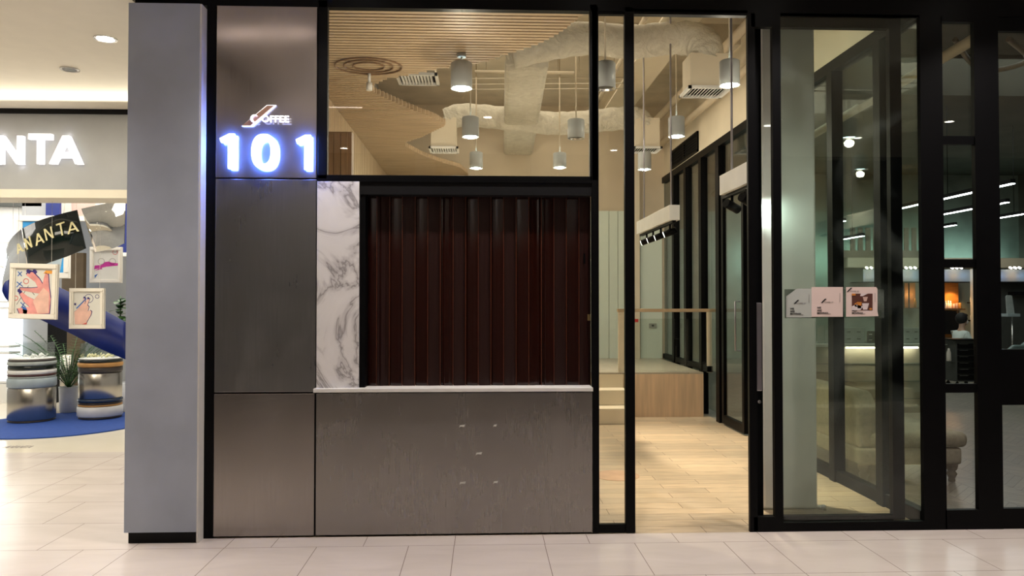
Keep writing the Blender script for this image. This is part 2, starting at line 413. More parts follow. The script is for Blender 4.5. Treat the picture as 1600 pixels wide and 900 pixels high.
for x0_, x1_ in ((-3.8, 1.7),):
    S(MB().box(x0_, x1_, -6.6, -6.5, 2.6, 3.5).build('wall_slat_reflector', 'white'))  # added pale board, unseen, gives the folding door slats something bright to reflect
for x_ in (-3.2, -.9, .9, 2.9): S(MB().box(x_-.15, x_+.15, -6.6, -6.45, 0, ZH).build('trim_slat_reflector', 'plaster2'))  # added pale uprights, unseen, to vary the slat reflections
S(MB().box(-9.1, -9, -6.6, 9.4, -.1, ZH+.1).build('wall_outer_left', 'plaster2'))
S(MB().box(14, 14.1, -6.6, 16, -.1, 5).build('wall_outer_right', 'concd'))
# header beam over the whole front
XH0 = fx(207)
ztop = fz(11, 510)
S(MB().box(XH0, 14, 0.0, .06, ztop, ZH+.15).build('trim_2', 'black'), 'black header beam over the shopfront')
# cafe shell
S(MB().box(-1.9, -1.66, .32, BACK+.15, 0, 5).build('wall_left', 'plaster2'))
S(MB().box(-1.66, PW, BACK, BACK+.15, 0, 5).build('wall_back', 'beige'))
S(MB().box(-1.9, PW+.1, .25, BACK+.15, 5, 5.1).build('ceiling', 'slab'))
S(MB().box(-1.9, 14, .062, .25, ZH, 5.1).build('wall_front', 'blackmatt'))
zpl = fz(582, 1050, 5.2)                  # platform height
# pale lower panelling of the back wall with grooves
zb = fz(330, 950, BACK)
g = MB(); xs = [-1.66, -.6, .2, .9, fx(951, BACK), fx(965, BACK), fx(992, BACK)]
for a, b in zip(xs, xs[1:]): g.box(a+.004, b-.004, BACK-.04, BACK, 0, zb)
S(g.build('wall_back_panel', 'mint'))
S(MB().box(fx(1000, BACK), PW-.05, BACK-.04, BACK, zpl, fz(358, 1020, BACK)).build('wall_back_panel', 'mint'))
S(MB().box(fx(991, BACK-.1), fx(999, BACK-.1), BACK-.14, BACK, zpl, 4.2).build('trim_3', 'cream'))

# partition wall between cafe and salon
zw = fz(277, 1050, BACK-.4)               # top of the glazing
zw = 3.66
S(MB().box(PW, PW+.12, .0, 16, zw+.09, 5).build('wall_right', 'cream'), 'plain cream wall above the glazed partition')
def ypost(px):                            # distance at which the partition plane shows at column px
    r = ray(px, 450); return r.y*(PW/r.x)-D0
win = structE('window_6', (PW, 4, 0), 'black framed glazed partition between cafe and salon')
posts = [ypost(p) for p in (1056, 1075, 1099, 1126)]
gl = [(ypost(1381), .05), (ypost(1306), .05)]
MB().box(PW-.04, PW+.06, .12, BACK, zw, zw+.10).build('top_rail', 'black', win)
yd1 = ypost(1133); yd0 = ypost(1168)
MB().box(PW-.03, PW+.05, .12, yd0-.5, 0, .10).build('bottom_rail', 'black', win)
MB().box(PW-.03, PW+.05, 5.25, BACK, zpl, zpl+.08).build('bottom_rail', 'black', win)
for i, y in enumerate(posts): MB().box(PW-.05, PW+.05, y-.06-.02*(i == 3), y+.06, 0, zw).build('post', 'black', win)
for y, _ in gl: MB().box(PW-.05, PW+.05, y-.05, y+.05, 0, zw).build('post', 'black', win)
for y in (2.75, yd0-.5): MB().box(PW-.05, PW+.05, y-.05, y+.05, 0, zw).build('post', 'black', win)
MB().box(PW-.04, PW+.05, yd0-.5, yd1+.05, 3.02, 3.12).build('transom_rail', 'black', win)
for a, b, z0, z1 in ((.13, yd0-.55, .1, zw), (yd1+.1, BACK, .1, zw), (yd0-.45, yd1, 3.12, zw)): MB().box(PW, PW+.012, a, b, z0, z1).build('pane', 'glassd', win)

# mall columns / pillar left
pl = thing('grey_pillar', 'grey plastered pillar at the left end of the shopfront', 'pillar', ((XP0+XP1)/2, .0, 0))
zpt = fz(5, 260, -.1)
MB().box(XP0, XP1, -.1, .30, .075, zpt).build('shaft', 'plaster', pl)
MB().box(XP0+.02, XP1-.01, -.08, .28, 0, .075).build('plinth', 'blackmatt', pl)
MB().box(XP1, XP1+.012, -.095, .2, .0, zpt).build('edge_trim', 'white', pl, label='chipped white edge strip')
S(MB().box(XP1+.012, fx(335), .0, .3, 0, ztop).build('trim_4', 'black'), 'black upright beside the grey pillar')

# ------------------------------------------------------------------ steel cladding on the left
xa, xb = fx(335), fx(493.5)
z1, z2 = fz(279, 415), fz(614, 415)
S(MB().box(xa, fx(495), .03, .32, 0, ztop).build('wall_pier', 'blackmatt'))
cd_ = thing('steel_cladding', 'three stacked brushed steel sheets between the black upright and the marble', 'cladding', ((xa+xb)/2, .01, 0))
MB().box(xa+.003, xb, -.0, .03, z1+.006, ztop).build('upper_sheet', 'steel2', cd_, bevel=.003)
MB().box(xa+.003, xb, -.0, .03, z2+.005, z1-.004).build('middle_sheet', 'steel3', cd_, bevel=.003)
MB().box(xa+.003, xb-.006, -.0, .03, .012, z2-.005).build('lower_sheet', 'steel2', cd_, bevel=.003)

# 101 sign
sg = thing('lit_number_sign', 'glowing white number 101 with blue halo on steel panel', 'sign', at(415, 266, -.05))
def digit_poly(kind, cx, cy, w, h):
    if kind == '1':
        return [[(cx+w*.05, cy), (cx+w*.42, cy), (cx+w*.42, cy+h), (cx+w*.12, cy+h), (cx-w*.48, cy+h*.86), (cx-w*.40, cy+h*.75), (cx+w*.05, cy+h*.82)]]
def ring(mb, c, rx, ry, ix, iy, y0, y1, n=40):
    v = []
    for k in range(n):
        a = 2*PI*k/n; ca, sa = math.cos(a), math.sin(a)
        ca = math.copysign(abs(ca)**.85, ca); sa = math.copysign(abs(sa)**.85, sa)
        v.append([mb.b.verts.new(p) for p in ((c.x+rx*ca, y0, c.z+ry*sa), (c.x+ix*ca, y0, c.z+iy*sa), (c.x+ix*ca, y1, c.z+iy*sa), (c.x+rx*ca, y1, c.z+ry*sa))])
    for k in range(n):
        A, B = v[k], v[(k+1) % n]
        for i in range(4): mb.b.faces.new((A[i], A[(i+1) % 4], B[(i+1) % 4], B[i])).material_index = mb.m
def oneshape(mb, px, py0, py1, wpx, y0, y1):
    s_ = (at(px+1, 240, 0)-at(px, 240, 0)).x; h = fz(py1, px)-fz(py0, px); w_ = wpx*s_; c = at(px, py0, 0)
    for poly in digit_poly('1', 0, 0, w_, h): mb.prism(poly, (c.x, y0, c.z), (1, 0, 0), (0, 0, 1), (0, 1, 0), y1-y0)
for k, (px, p0, p1) in enumerate(((358.5, 265, 211), (476.5, 266.5, 213))):
    mb = MB(); oneshape(mb, px, p0, p1, 25, -.050, -.034); mb.build('digit_one', 'signw', sg)
    mb = MB(); oneshape(mb, px, p0, p1, 25, -.033, -.022); mb.build('halo_back', 'signb', sg, label='blue glowing back of the digit')
cc = at(415.5, 239, 0)
mb = MB(); ring(mb, cc, .084, .120, .045, .082, -.050, -.034); mb.build('digit_zero', 'signw', sg)
mb = MB(); ring(mb, cc, .084, .120, .045, .082, -.033, -.022); mb.build('halo_back', 'signb', sg, label='blue glowing back of the digit')
# logo above
lg = thing('coffee_logo_sign', 'small white COFFEE lettering with slanted copper bar above 101', 'sign', at(415, 196, -.03))
def pxpoly(pts, Y): return [at(a, b, Y) for a, b in pts]
def flatpoly(mb, pts, Y, th=.012):
    P = pxpoly(pts, Y); mb.prism([(p.x, p.z) for p in P], (0, Y, 0), (1, 0, 0), (0, 0, 1), (0, 1, 0), th)
mb = MB(); flatpoly(mb, [(377.5, 197), (394, 197), (431, 164), (417, 164)], -.022, .02); mb.build('bar_outline', 'letterw', lg)
mb = MB(); flatpoly(mb, [(378.5, 196), (391.5, 196), (428, 165), (417.5, 165)], -.025, .006); mb.build('slanted_bar', 'copper', lg)
mb = MB(); add_text(mb, 'OFFEE', at(408, 190.5, -.035), (1, 0, 0), (0, 0, 1), .062, .012, .0008, sx=1.1); mb.build('letters', 'letterw', lg)
mb = MB(); c = at(398.5, 185.5, -.036)
pts = [c+Vector((.024*math.cos(a), 0, .024*math.sin(a))) for a in [R(52+t*25.6) for t in range(11)]]
mb.tube(pts, [.003, .004, .006, .008, .009, .009, .008, .006, .004, .003, .0025], 8)
mb.build('letter_c', 'letterw', lg)

# ------------------------------------------------------------------ marble strip, sill, folding door, counter front
xm0, xm1 = fx(495), fx(561)
zm0, zm1 = fz(610, 530), fz(283.5, 530)
tag(MB().box(xm0, xm1, -.004, .25, zm0, zm1).build('marble_cladding', 'marble', bevel=.002), 'tall narrow white marble panel with grey veins', 'cladding')
xr = fx(925)
tag(MB().box(xm0-.012, xr, -.045, .22, fz(613, 600, -.04), fz(607, 600, -.04)).build('serving_ledge', 'white', bevel=.003), 'thin white serving ledge running below the brown folding door', 'ledge')
cf = thing('counter_front', 'wide brushed steel counter front with torn tape marks', 'counter', ((xm0+xr)/2, .1, 0))
zc = fz(614.5, 600)
# slightly buckled sheet
mb = MB(); n = 60
rows = []
for j in range(2):
    z = .014+(zc-.014)*j; row = []
    for i in range(n+1):
        x = xm0+(xr-xm0)*i/n; u = (x-fx(524))/.03
        row.append(mb.b.verts.new((x+j*0, -.001-.0022*math.exp(-u*u)*(1) , z)))
    rows.append(row)
for i in range(n):
    f = mb.b.faces.new((rows[0][i], rows[0][i+1], rows[1][i+1], rows[1][i])); f.smooth = True
mb.box(xm0, xr, .004, .03, .014, zc)
mb.build('steel_sheet', 'steel', cf)
MB().box(xm0, xr, .03, .2, 0, zc+.0).build('counter_body', 'blackmatt', cf)
for k, (px, py, w_) in enumerate(((722, 666, 9), (773.5, 665.5, 6), (748.5, 709, 10), (723, 755, 10), (774.5, 754, 8))):
    mb = MB(); P = [(px-w_/2, py+2.2), (px-w_/2+1, py-1.6), (px+w_/2, py-2.6), (px+w_/2-1.5, py+1.4), (px+w_/4, py+1.0), (px-w_/5, py+.6)]
    Q = pxpoly(P, -.006); mb.prism([(p.x, p.z) for p in Q], (0, -.0045, 0), (1, 0, 0), (0, 0, 1), (0, 1, 0), .001)
    mb.build('tape_scrap', 'paper', cf, label='torn pale tape scrap')
# black frame around the folding door
S(MB().box(xm0-.0, xr, .0, .22, zm1+.0, fz(274, 600)).build('trim_5', 'black'))
S(MB().box(xm1, xr, .012, .22, fz(304, 700), zm1).build('trim_6', 'blackmatt'))
S(MB().box(xm1, fx(570), .02, .2, zm0, zm1-.02).build('trim_7', 'black'))
fd = thing('folding_door', 'dark glossy brown accordion folding door above the counter', 'folding door', ((xm1+xr)/2, .15, fz(605, 700)))
ns = 18; xa_, xb_ = fx(569, .12), fx(924, .12); z0_, z1_ = fz(604.5, 700, .12), fz(304, 700, .12)
for i in range(ns):
    a = xa_+(xb_-xa_)*i/ns; b = xa_+(xb_-xa_)*(i+1)/ns; sgn = 1 if i % 2 else -1
    ang = sgn*R(4.5)+R(rnd.uniform(-4, 4)); w_ = (b-a)
    mb = MB(); cx = (a+b)/2
    # gently curved slat
    m_ = 6; fr = []; 
    for j in range(m_+1):
        u = (j/m_-.5)*(w_-.008); y = .12+math.tan(ang)*u-.004*math.cos(u/w_*PI)+ (.0035*math.sin(j*2.1) if i in (6, 13, 14, 1) else 0)
        fr.append((cx+u, y))
    bk = [(x, y+.012) for x, y in fr][::-1]
    mb.prism([(x, y) for x, y in fr+bk], (0, 0, z0_), (1, 0, 0), (0, 1, 0), (0, 0, 1), z1_-z0_)
    sl = mb.build('slat', 'pvc' if i % 2 == 0 or i in (13,) else 'pvcm', fd)
    mb = MB().box(b-.003, b+.002, .110, .125, z0_, z1_); mb.build('hinge_strip', 'pvcedge', fd)
MB().box(fx(918, .09), fx(922.5, .09), .09, .1, fz(501, 920, .09), fz(491, 920, .09)).build('latch', 'brass', fd, label='small brass latch')
MB().box(fx(912.5, .08), fx(915, .08), .10, .11, fz(412, 915, .09), fz(396, 915, .09)).build('pull_handle', 'black', fd)
S(MB().box(xm1, xr, .2, .3, 0, zm1).build('wall_counter', 'blackmatt'))

# ------------------------------------------------------------------ shopfront windows
def framed(name, label, px0, px1, py0, py1, f, glass='glass', Y=0., dep=.05, pane=True, mat_='black'):
    """f: frame widths in pixels left,right,top,bottom; pixels are the outer outline"""
    r = structE(name, (fx((px0+px1)/2), Y+dep/2, fz(py1, (px0+px1)/2)), label)
    x0, x1 = fx(px0, Y), fx(px1, Y); za, zb_ = fz(py1, (px0+px1)/2, Y), fz(py0, (px0+px1)/2, Y); s_ = (x1-x0)/(px1-px0)
    l, rr, t, b = (q*s_ for q in f)
    if l: MB().box(x0, x0+l, Y, Y+dep, za, zb_).build('stile', mat_, r, bevel=.004)
    if rr: MB().box(x1-rr, x1, Y, Y+dep, za, zb_).build('stile', mat_, r, bevel=.004)
    if t: MB().box(x0+l, x1-rr, Y+.005, Y+dep-.005, zb_-t, zb_).build('rail', mat_, r, bevel=.004)
    if b: MB().box(x0+l, x1-rr, Y+.005, Y+dep-.005, za, za+b).build('rail', mat_, r, bevel=.004)
    if pane: MB().box(x0+l, x1-rr, Y+dep/2, Y+dep/2+.01, za+b, zb_-t).build('pane', glass, r)
    return r
framed('window_1', 'wide black framed window above the folding door', 495, 935, 3, 281, (15, 13, 9, 7))
framed('window_2', 'narrow tall black framed side window left of the entrance', 925, 992, 10, 833, (11, 15, 12, 13))
S(MB().box(fx(992), fx(1170), .0, .05, fz(23, 1080), ztop+.02).build('trim_8', 'black'))
# sliding door, its leaf parked behind the fixed pane
sd = structE('door_1', (fx(1290), .25, 0), 'black framed sliding glass door leaf pushed open to the right')
ys = .16
def pbox(name, px0, px1, py0, py1, Y0, Y1, m, parent, **k):
    pm = (px0+px1)/2
    return MB().box(fx(px0, Y0), fx(px1, Y0), Y0, Y1, fz(py1, pm, Y0), fz(py0, pm, Y0)).build(name, m, parent, **k)
pbox('stile', 1176, 1191, 22, 826, ys, ys+.05, 'black', sd)
pbox('stile', 1393, 1411, 22, 812, ys, ys+.05, 'black', sd)
pbox('top_rail', 1191, 1393, 22, 43, ys, ys+.05, 'black', sd)
pbox('bottom_rail', 1191, 1393, 806, 822, ys, ys+.05, 'black', sd)
pbox('pane', 1191, 1393, 43, 806, ys+.02, ys+.03, 'glass', sd)
hd = pbox('handle', 1181.5, 1190.5, 473, 611, .06, .10, 'grey', sd, bevel=.006, label='long satin grey pull handle')
mb = MB(); 
for py in (485, 600): mb.box(fx(1185, .1), fx(1187, .1), .1, ys, fz(py+3, 1186, .1), fz(py, 1186, .1))
mb.build('handle_mount', 'grey', hd)
c = at(1187, 628, ys-.01); MB().tube([c, c+Vector((0, .03, 0))], .012, 12).build('lock', 'reflector', sd)
S(MB().box(fx(1170), fx(1182), .0, .03, 0, ztop).build('trim_9', 'black'))
w3 = structE('window_3', (fx(1330), .05, 0), 'large fixed green tinted pane carrying three posters')
MB().box(fx(1209), fx(1222), 0, .04, 0, ztop).build('post', 'black', w3)
MB().box(fx(1441), fx(1476), 0, .04, 0, ztop).build('post', 'black', w3)
MB().box(fx(1176), fx(1209), 0, .04, 0, fz(808, 1195)).build('sill', 'black', w3)
MB().box(fx(1222), fx(1441), 0, .04, 0, fz(816, 1330)).build('sill', 'black', w3)
MB().box(fx(1176), fx(1209), 0, .04, fz(42, 1195), ztop).build('rail', 'black', w3)
MB().box(fx(1222), fx(1441), 0, .04, fz(22, 1330), ztop).build('rail', 'black', w3)
MB().box(fx(1222), fx(1441), .028, .036, fz(816, 1330), fz(22, 1330)).build('pane', 'glassg', w3)
# salon windows
w4 = structE('window_4', (fx(1500), .05, 0), 'narrow black framed salon window of four panes')
xl, xr_ = fx(1474), fx(1526)
MB().box(fx(1526), fx(1564), 0, .04, 0, ztop).build('post', 'black', w4)
for a, b in ((0, 34), (212, 225), (405, 418), (600, 614), (797, 829)):
    MB().box(xl, xr_, .0 if b-a > 20 else .01, .04, fz(b, 1500) if b < 829 else 0, fz(a, 1500) if a else ztop).build('rail', 'black', w4)
for a, b in ((34, 212), (225, 405), (418, 600), (614, 797)): MB().box(xl, xr_, .028, .036, fz(b, 1500), fz(a, 1500)).build('pane', 'glass', w4)
w5 = structE('window_5', (fx(1640), .05, 0), 'salon window at the right edge with a solid black band')
xl, xr_ = fx(1564), fx(1760)
MB().box(xr_, 14, 0, .04, 0, ztop).build('post', 'black', w5)
for a, b in ((0, 48), (546, 633), (795, 829)):
    MB().box(xl, xr_, .0 if b-a > 100 else .005, .04, fz(b, 1580) if b < 829 else 0, fz(a, 1580) if a else ztop).build('rail', 'black', w5)
for a, b in ((48, 546), (633, 795)): MB().box(xl, xr_, .028, .036, fz(b, 1580), fz(a, 1580)).build('pane', 'glass', w5)

# posters
def poster(label, px0, px1, py0, py1, m, fold=None, kind=0, Y=-.0):
    o = thing('notice_poster', label, 'poster', at((px0+px1)/2, py1, .024), 'notices taped to the large pane')
    Yp = .024
    s_ = (fx(px1)-fx(px0))/(px1-px0)
    P = [(px0, py1), (px1, py1), (px1, py0), (px0, py0)] if fold is None else fold
    mb = MB(); flatpoly(mb, P, Yp, .001); mb.build('paper_sheet', m, o)
    x0 = px0; w_ = px1-px0; h_ = py1-py0
    def T(txt, px, py, size, mt, bold=.0, U=(1, 0, 0), V=(0, 0, 1)):
        mb = MB(); add_text(mb, txt, at(px, py, Yp-.0015), U, V, size, .0006, bold); mb.build('print', mt, o)
    if kind != 2: lx, ly = x0+w_*.30, py0+h_*.53
    else: lx, ly = x0+w_*.02, py0+h_*.16
    mb = MB(); flatpoly(mb, [(lx, ly), (lx+2.5, ly), (lx+9, ly-6.3), (lx+6.2, ly-6.3)], Yp-.0018, .0008); mb.build('logo_bar', 'print', o)
    T('COFFEE 101', lx+5.5, ly, .0125, 'printgrey')
    tx = x0+w_*.18 if kind else x0+6.5
    for k, t in enumerate(('WE', 'NOT' if kind == 2 else 'ARE', 'MOVING!')): T(t, tx, py1-h_*.29+k*h_*.09+.8, .0185, 'print', .0005)
    yy = py1-h_*.29+2*h_*.09+.8
    mb = MB(); flatpoly(mb, [(tx+17, yy), (tx+21, yy), (tx+21, yy-.7), (tx+17, yy-.7)], Yp-.0018, .0008); mb.build('print', 'printgrey', o)
    mb = MB(); flatpoly(mb, [(x0+w_*.9, py0+h_*.5), (x0+w_*.9+.5, py0+h_*.5), (x0+w_*.9+.5, py0+h_*.2), (x0+w_*.9, py0+h_*.2)], Yp-.0018, .0008); mb.build('print', 'printgrey', o)
    if kind == 2:
        bx0, bx1, by0, by1 = x0+w_*.18, x0+w_*.83, py0+h_*.22, py0+h_*.78
        mb = MB(); flatpoly(mb, [(bx0, by1), (bx1, by1), (bx1, by0), (bx0, by0)], Yp-.0012, .0004); pic = mb.build('picture', 'printbrown', o)
        for q, mt in (([(bx0, by1), (bx0+13, by1), (bx0+18, by1-6), (bx0+6, by1-9), (bx0, by1-6)], 'printwh'), ([(bx0, by0+3), (bx0+6, by0+3), (bx0+6, by0), (bx0, by0)], 'printor'),
                      ([(bx0+9, by1-3), (bx0+14.5, by1-3), (bx0+15.5, by1-13), (bx0+8, by1-13)], 'printor'), ([(bx0+4.5, by1-6), (bx0+8.5, by1-5), (bx0+8.5, by1-6.5), (bx0+6, by1-9), (bx0+8.3, by1-11), (bx0+8.3, by1-12.3), (bx0+4.2, by1-10)], 'printor'),
                      ([(bx0+17.5, by1-1), (bx0+24, by1-1), (bx0+27, by1-11), (bx0+16, by1-11)], 'printwh'), ([(bx0+19, by1-14), (bx0+23, by1-14), (bx0+25, by0+5), (bx0+17, by0+5)], 'peach'),
                      ([(bx0+13, by0+4), (bx0+17, by0+4), (bx0+25, by0), (bx0+14, by0)], 'printwh'), ([(bx1-6, by1-2), (bx1-3, by1-4), (bx1, by1-2), (bx1-3, by1)], 'printor')):
            mb = MB(); flatpoly(mb, q, Yp-.0022, .0007); mb.build('picture_shape', mt, pic)
    return o
tag(MB().box(fx(1228), fx(1384), .0255, .0265, fz(497, 1300), fz(452, 1300)).build('clear_film', 'tape'), 'clear plastic film strip taped behind the three posters', 'film')
poster('grey notice with cut corner, leftmost of the three posters', 1228, 1268, 451, 496, 'postergrey', [(1228.5, 496), (1268, 496), (1268, 451), (1245, 451), (1228.5, 463)], 0)
poster('plain pink notice reading WE ARE MOVING, middle of three posters', 1268, 1317, 448.5, 495, 'posterpink', None, 1)
poster('pink notice with a photo of coffee cups, rightmost poster', 1322, 1372, 448.5, 495, 'posterpink', [(1322, 495), (1372.5, 494), (1371, 486), (1371, 451.5), (1369, 448.5), (1322, 448.5)], 2)

# ================================================================== CAFE INTERIOR
# platform, steps, railing
YP = 5.2
xpl = fx(975, YP); xpr = PW-.10
S(MB().box(xpl-1.6, xpr, YP+.02, BACK-.0, 0, zpl-.02).build('platform_base', 'beige'))
S(MB().box(xpl-1.6, xpr, YP, BACK, zpl-.02, zpl).build('platform_floor', 'deck'))
S(MB().box(xpl, xpr, YP-.0, YP+.02, 0, zpl-.02).build('platform_front', 'oak'), 'light oak front of the raised platform')
st = thing('steps', 'pale steps leading up to the platform behind the side window', 'steps', (xpl-.55, YP-.3, 0))
for k in range(2): MB().box(xpl-1.5, xpl-.015, YP-.60+.30*k, YP-.002, zpl/3*k, zpl/3*(k+1)).build('step', 'cream', st, bevel=.006)
MB().box(xpl-1.5, xpl-.015, YP-.004, YP+.019, zpl/3*2, zpl-.021).build('riser', 'cream', st)
rl = thing('platform_railing', 'glass railing with wooden handrail on the platform edge', 'railing', (fx(1040, YP+.06), YP+.08, zpl))
yr = YP+.06
pbox('handrail', 965, 1119, 482.5, 487.5, yr, yr+.06, 'slat', rl)
for a, b in ((966, 975), (1104.5, 1112)): pbox('post', a, b, 487.5, 582, yr+.01, yr+.04, 'cream', rl)
pbox('glass_panel', 975, 1104.5, 498, 581, yr+.02, yr+.028, 'glassd', rl)
c = at(1020, 509, BACK-.05)
so = thing('wall_socket', 'grey double socket plate on the pale back wall', 'socket', (c.x, BACK-.045, c.z-.05))
MB().box(c.x-.065, c.x+.065, BACK-.055, BACK-.04, c.z-.04, c.z+.04).build('plate', 'socket', so)
MB().box(c.x-.02, c.x+.02, BACK-.058, BACK-.055, c.z-.012, c.z+.018).build('insert', 'darkgrey', so)
pbox_s = MB().box(fx(989, yr+.02), fx(997, yr+.02), yr+.012, yr+.019, fz(503.5, 993, yr), fz(498.5, 993, yr)).build('warning_sticker', 'redsign'); tag(pbox_s, 'small red sticker on the railing glass', 'sticker')
c = atz(963, 743, 0)
mb = MB(); mb.lathe([(.21, 0), (.21, .003)], (c.x, c.y, 0), 40); tag(mb.build('floor_inlay', 'inlay'), 'faint brown round patch set in the wooden floor', 'floor inlay')

# square column behind the glass
xc0, xc1 = fx(1190, .55), fx(1276, .55)
cl = thing('square_column', 'pale square column standing behind the fixed pane', 'column', ((xc0+xc1)/2, .8, 0))
MB().box(xc0, xc1, .55, .76, 0, 5).build('shaft', 'white', cl, bevel=.02)
for px, py, h_ in ((1287, 797, .03), (1280, 795, .015)):
    c = atz(px, py, 0); 
    tag(MB().lathe([(.017, 0), (.017, h_), (.014, h_+.01)], (c.x, c.y, 0), 14).build('paper_cup' if h_ > .02 else 'paper_scrap', 'white'), 'tiny white cup standing on the floor by the column' if h_ > .02 else 'flat white scrap on the floor against the column', 'cup' if h_ > .02 else 'litter')

# hinged door in the partition
dr = structE('door_2', (PW, (yd0+yd1)/2, 0), 'black framed glass door in the partition')
MB().box(PW-.05, PW, yd0, yd0+.07, .02, 3.0).build('stile', 'black', dr); MB().box(PW-.05, PW, yd1-.07, yd1, .02, 3.0).build('stile', 'black', dr)
MB().box(PW-.05, PW, yd0+.07, yd1-.07, .02, .13).build('rail', 'black', dr); MB().box(PW-.05, PW, yd0+.07, yd1-.07, 2.93, 3.0).build('rail', 'black', dr)
MB().box(PW-.03, PW-.02, yd0+.07, yd1-.07, .13, 2.93).build('pane', 'glassd', dr)
mb = MB(); za, zb2 = fz(549, 1160, yd0), fz(471, 1160, yd0); hx = PW-.11
mb.tube([(PW-.05, yd0+.12, zb2), (hx, yd0+.12, zb2), (hx, yd0+.12, za), (PW-.05, yd0+.12, za)], .011, 8); mb.build('handle', 'grey', dr, label='long rectangular pull handle')

# louvre grille in the cream wall
ya, yb = ypost(1093), ypost(1052)
gr = thing('wall_grille', 'black louvred air grille high in the cream wall', 'grille', (PW, (ya+yb)/2, 3.78))
gz0, gz1 = 3.80, 4.10
mb = MB(); mb.box(PW-.03, PW, ya, yb, gz0, gz0+.03).box(PW-.03, PW, ya, yb, gz1-.03, gz1).box(PW-.03, PW, ya, ya+.03, gz0, gz1).box(PW-.03, PW, yb-.03, yb, gz0, gz1).box(PW-.03, PW, (ya+yb)/2-.015, (ya+yb)/2+.015, gz0, gz1); mb.build('frame', 'black', gr)
mb = MB()
for k in range(6): mb.obox((PW-.015, (ya+yb)/2, gz0+.05+k*.04), (.03, yb-ya-.05, .006), (0, R(30), 0))
mb.build('louvres', 'blackmatt', gr); MB().box(PW-.004, PW-.001, ya+.02, yb-.02, gz0+.02, gz1-.02).build('backing', 'blackmatt', gr)

# slatted ceiling
ZS = 3.74
bd = [(0, 940), (21, 905), (42, 881), (58, 855), (66, 838), (76, 810), (85, 781), (92, 766), (96, 748), (100, 722), (105, 690), (108, 674), (113, 655), (120, 621), (123, 603), (134, 580.5), (145, 585), (161, 621), (171, 645), (184, 680), (193, 696.5), (197, 693), (214, 658), (222, 634), (229, 634), (243, 661), (254, 693), (261, 719), (270, 730), (285, 735)]
def bxr(y):
    for (a, xa0), (b, xb0) in zip(bd, bd[1:]):
        if a <= y <= b: return xa0+(xb0-xa0)*(y-a)/(b-a)
    return bd[-1][1]
mb = MB(); Y = .30
rough_x = None
while Y < BACK-.03:
    # image row of z=ZS at this distance, evaluated at the boundary column
    py = 471-(ZS-CZ)*F/(Y+D0)
    px = bxr(py); x1 = fx(px, Y, py)
    mb.box(-1.65, x1, Y, Y+.044, ZS, ZS+.06)
    Y += .065
S(mb.build('ceiling_slats', 'slat'), 'curved pine slat ceiling with wavy edge')
mb = MB()
for Y in (1.0, 2.5, 4.0, 5.5, 7.0):
    py = 471-(ZS-CZ)*F/(Y+D0); x1 = fx(bxr(py), Y, py)-.15
    if x1 > -1.5: mb.box(-1.6, x1, Y, Y+.03, ZS+.09, ZS+.13)
S(mb.build('ceiling_joists', 'slat'))
# pine slat wall on the left, dark panelled cabinet
mb = MB(); Y = 1.95
while Y < BACK-.05: mb.box(-1.66, -1.62, Y, Y+.05, 0, ZS-.005); Y += .075
S(mb.build('wall_left_slats', 'slatv'))
cb = thing('tall_wooden_cabinet', 'dark stained wooden cabinet below the slatted ceiling', 'cabinet', (fx(520, 1.3), 1.6, 0))
cz = fz(205, 530, 1.3); cx1 = fx(548, 1.3)
MB().box(-1.64, cx1, 1.32, 1.42, 0, cz).build('body', 'wooddark', cb)
mb = MB(); x = -1.64
while x < cx1-.05: mb.box(x+.003, x+.057, 1.302, 1.32, .05, cz-.01); x += .06
mb.build('front_boards', 'wooddark', cb)
# brown rings shaped for a reflected light, and small speaker under the slats
c = atz(576, 106, ZS-.02)
rg = thing('light_reflection_ring', 'brown rings standing for a reflected light under the slatted ceiling', 'ring', (c.x, c.y, ZS-.03))
for r_ in (.30, .22, .14):
    mb = MB(); pts = [(c.x+r_*math.cos(a), c.y+r_*.8*math.sin(a), ZS-.008) for a in [2*PI*k/32 for k in range(33)]]; mb.tube(pts, .008, 6); mb.build('ring_band', 'wooddark', rg)
c = atz(577, 113, ZS)
sp = thing('ceiling_spotlight', 'small white spotlight under the slatted ceiling', 'spotlight', (c.x, c.y, ZS-.18))
MB().tube([c, c-Vector((0, 0, .10))], .014, 12).build('stem', 'white', sp); MB().tube([c-Vector((0, 0, .10)), c-Vector((0, 0, .17))], .028, 14).build('head', 'white', sp)

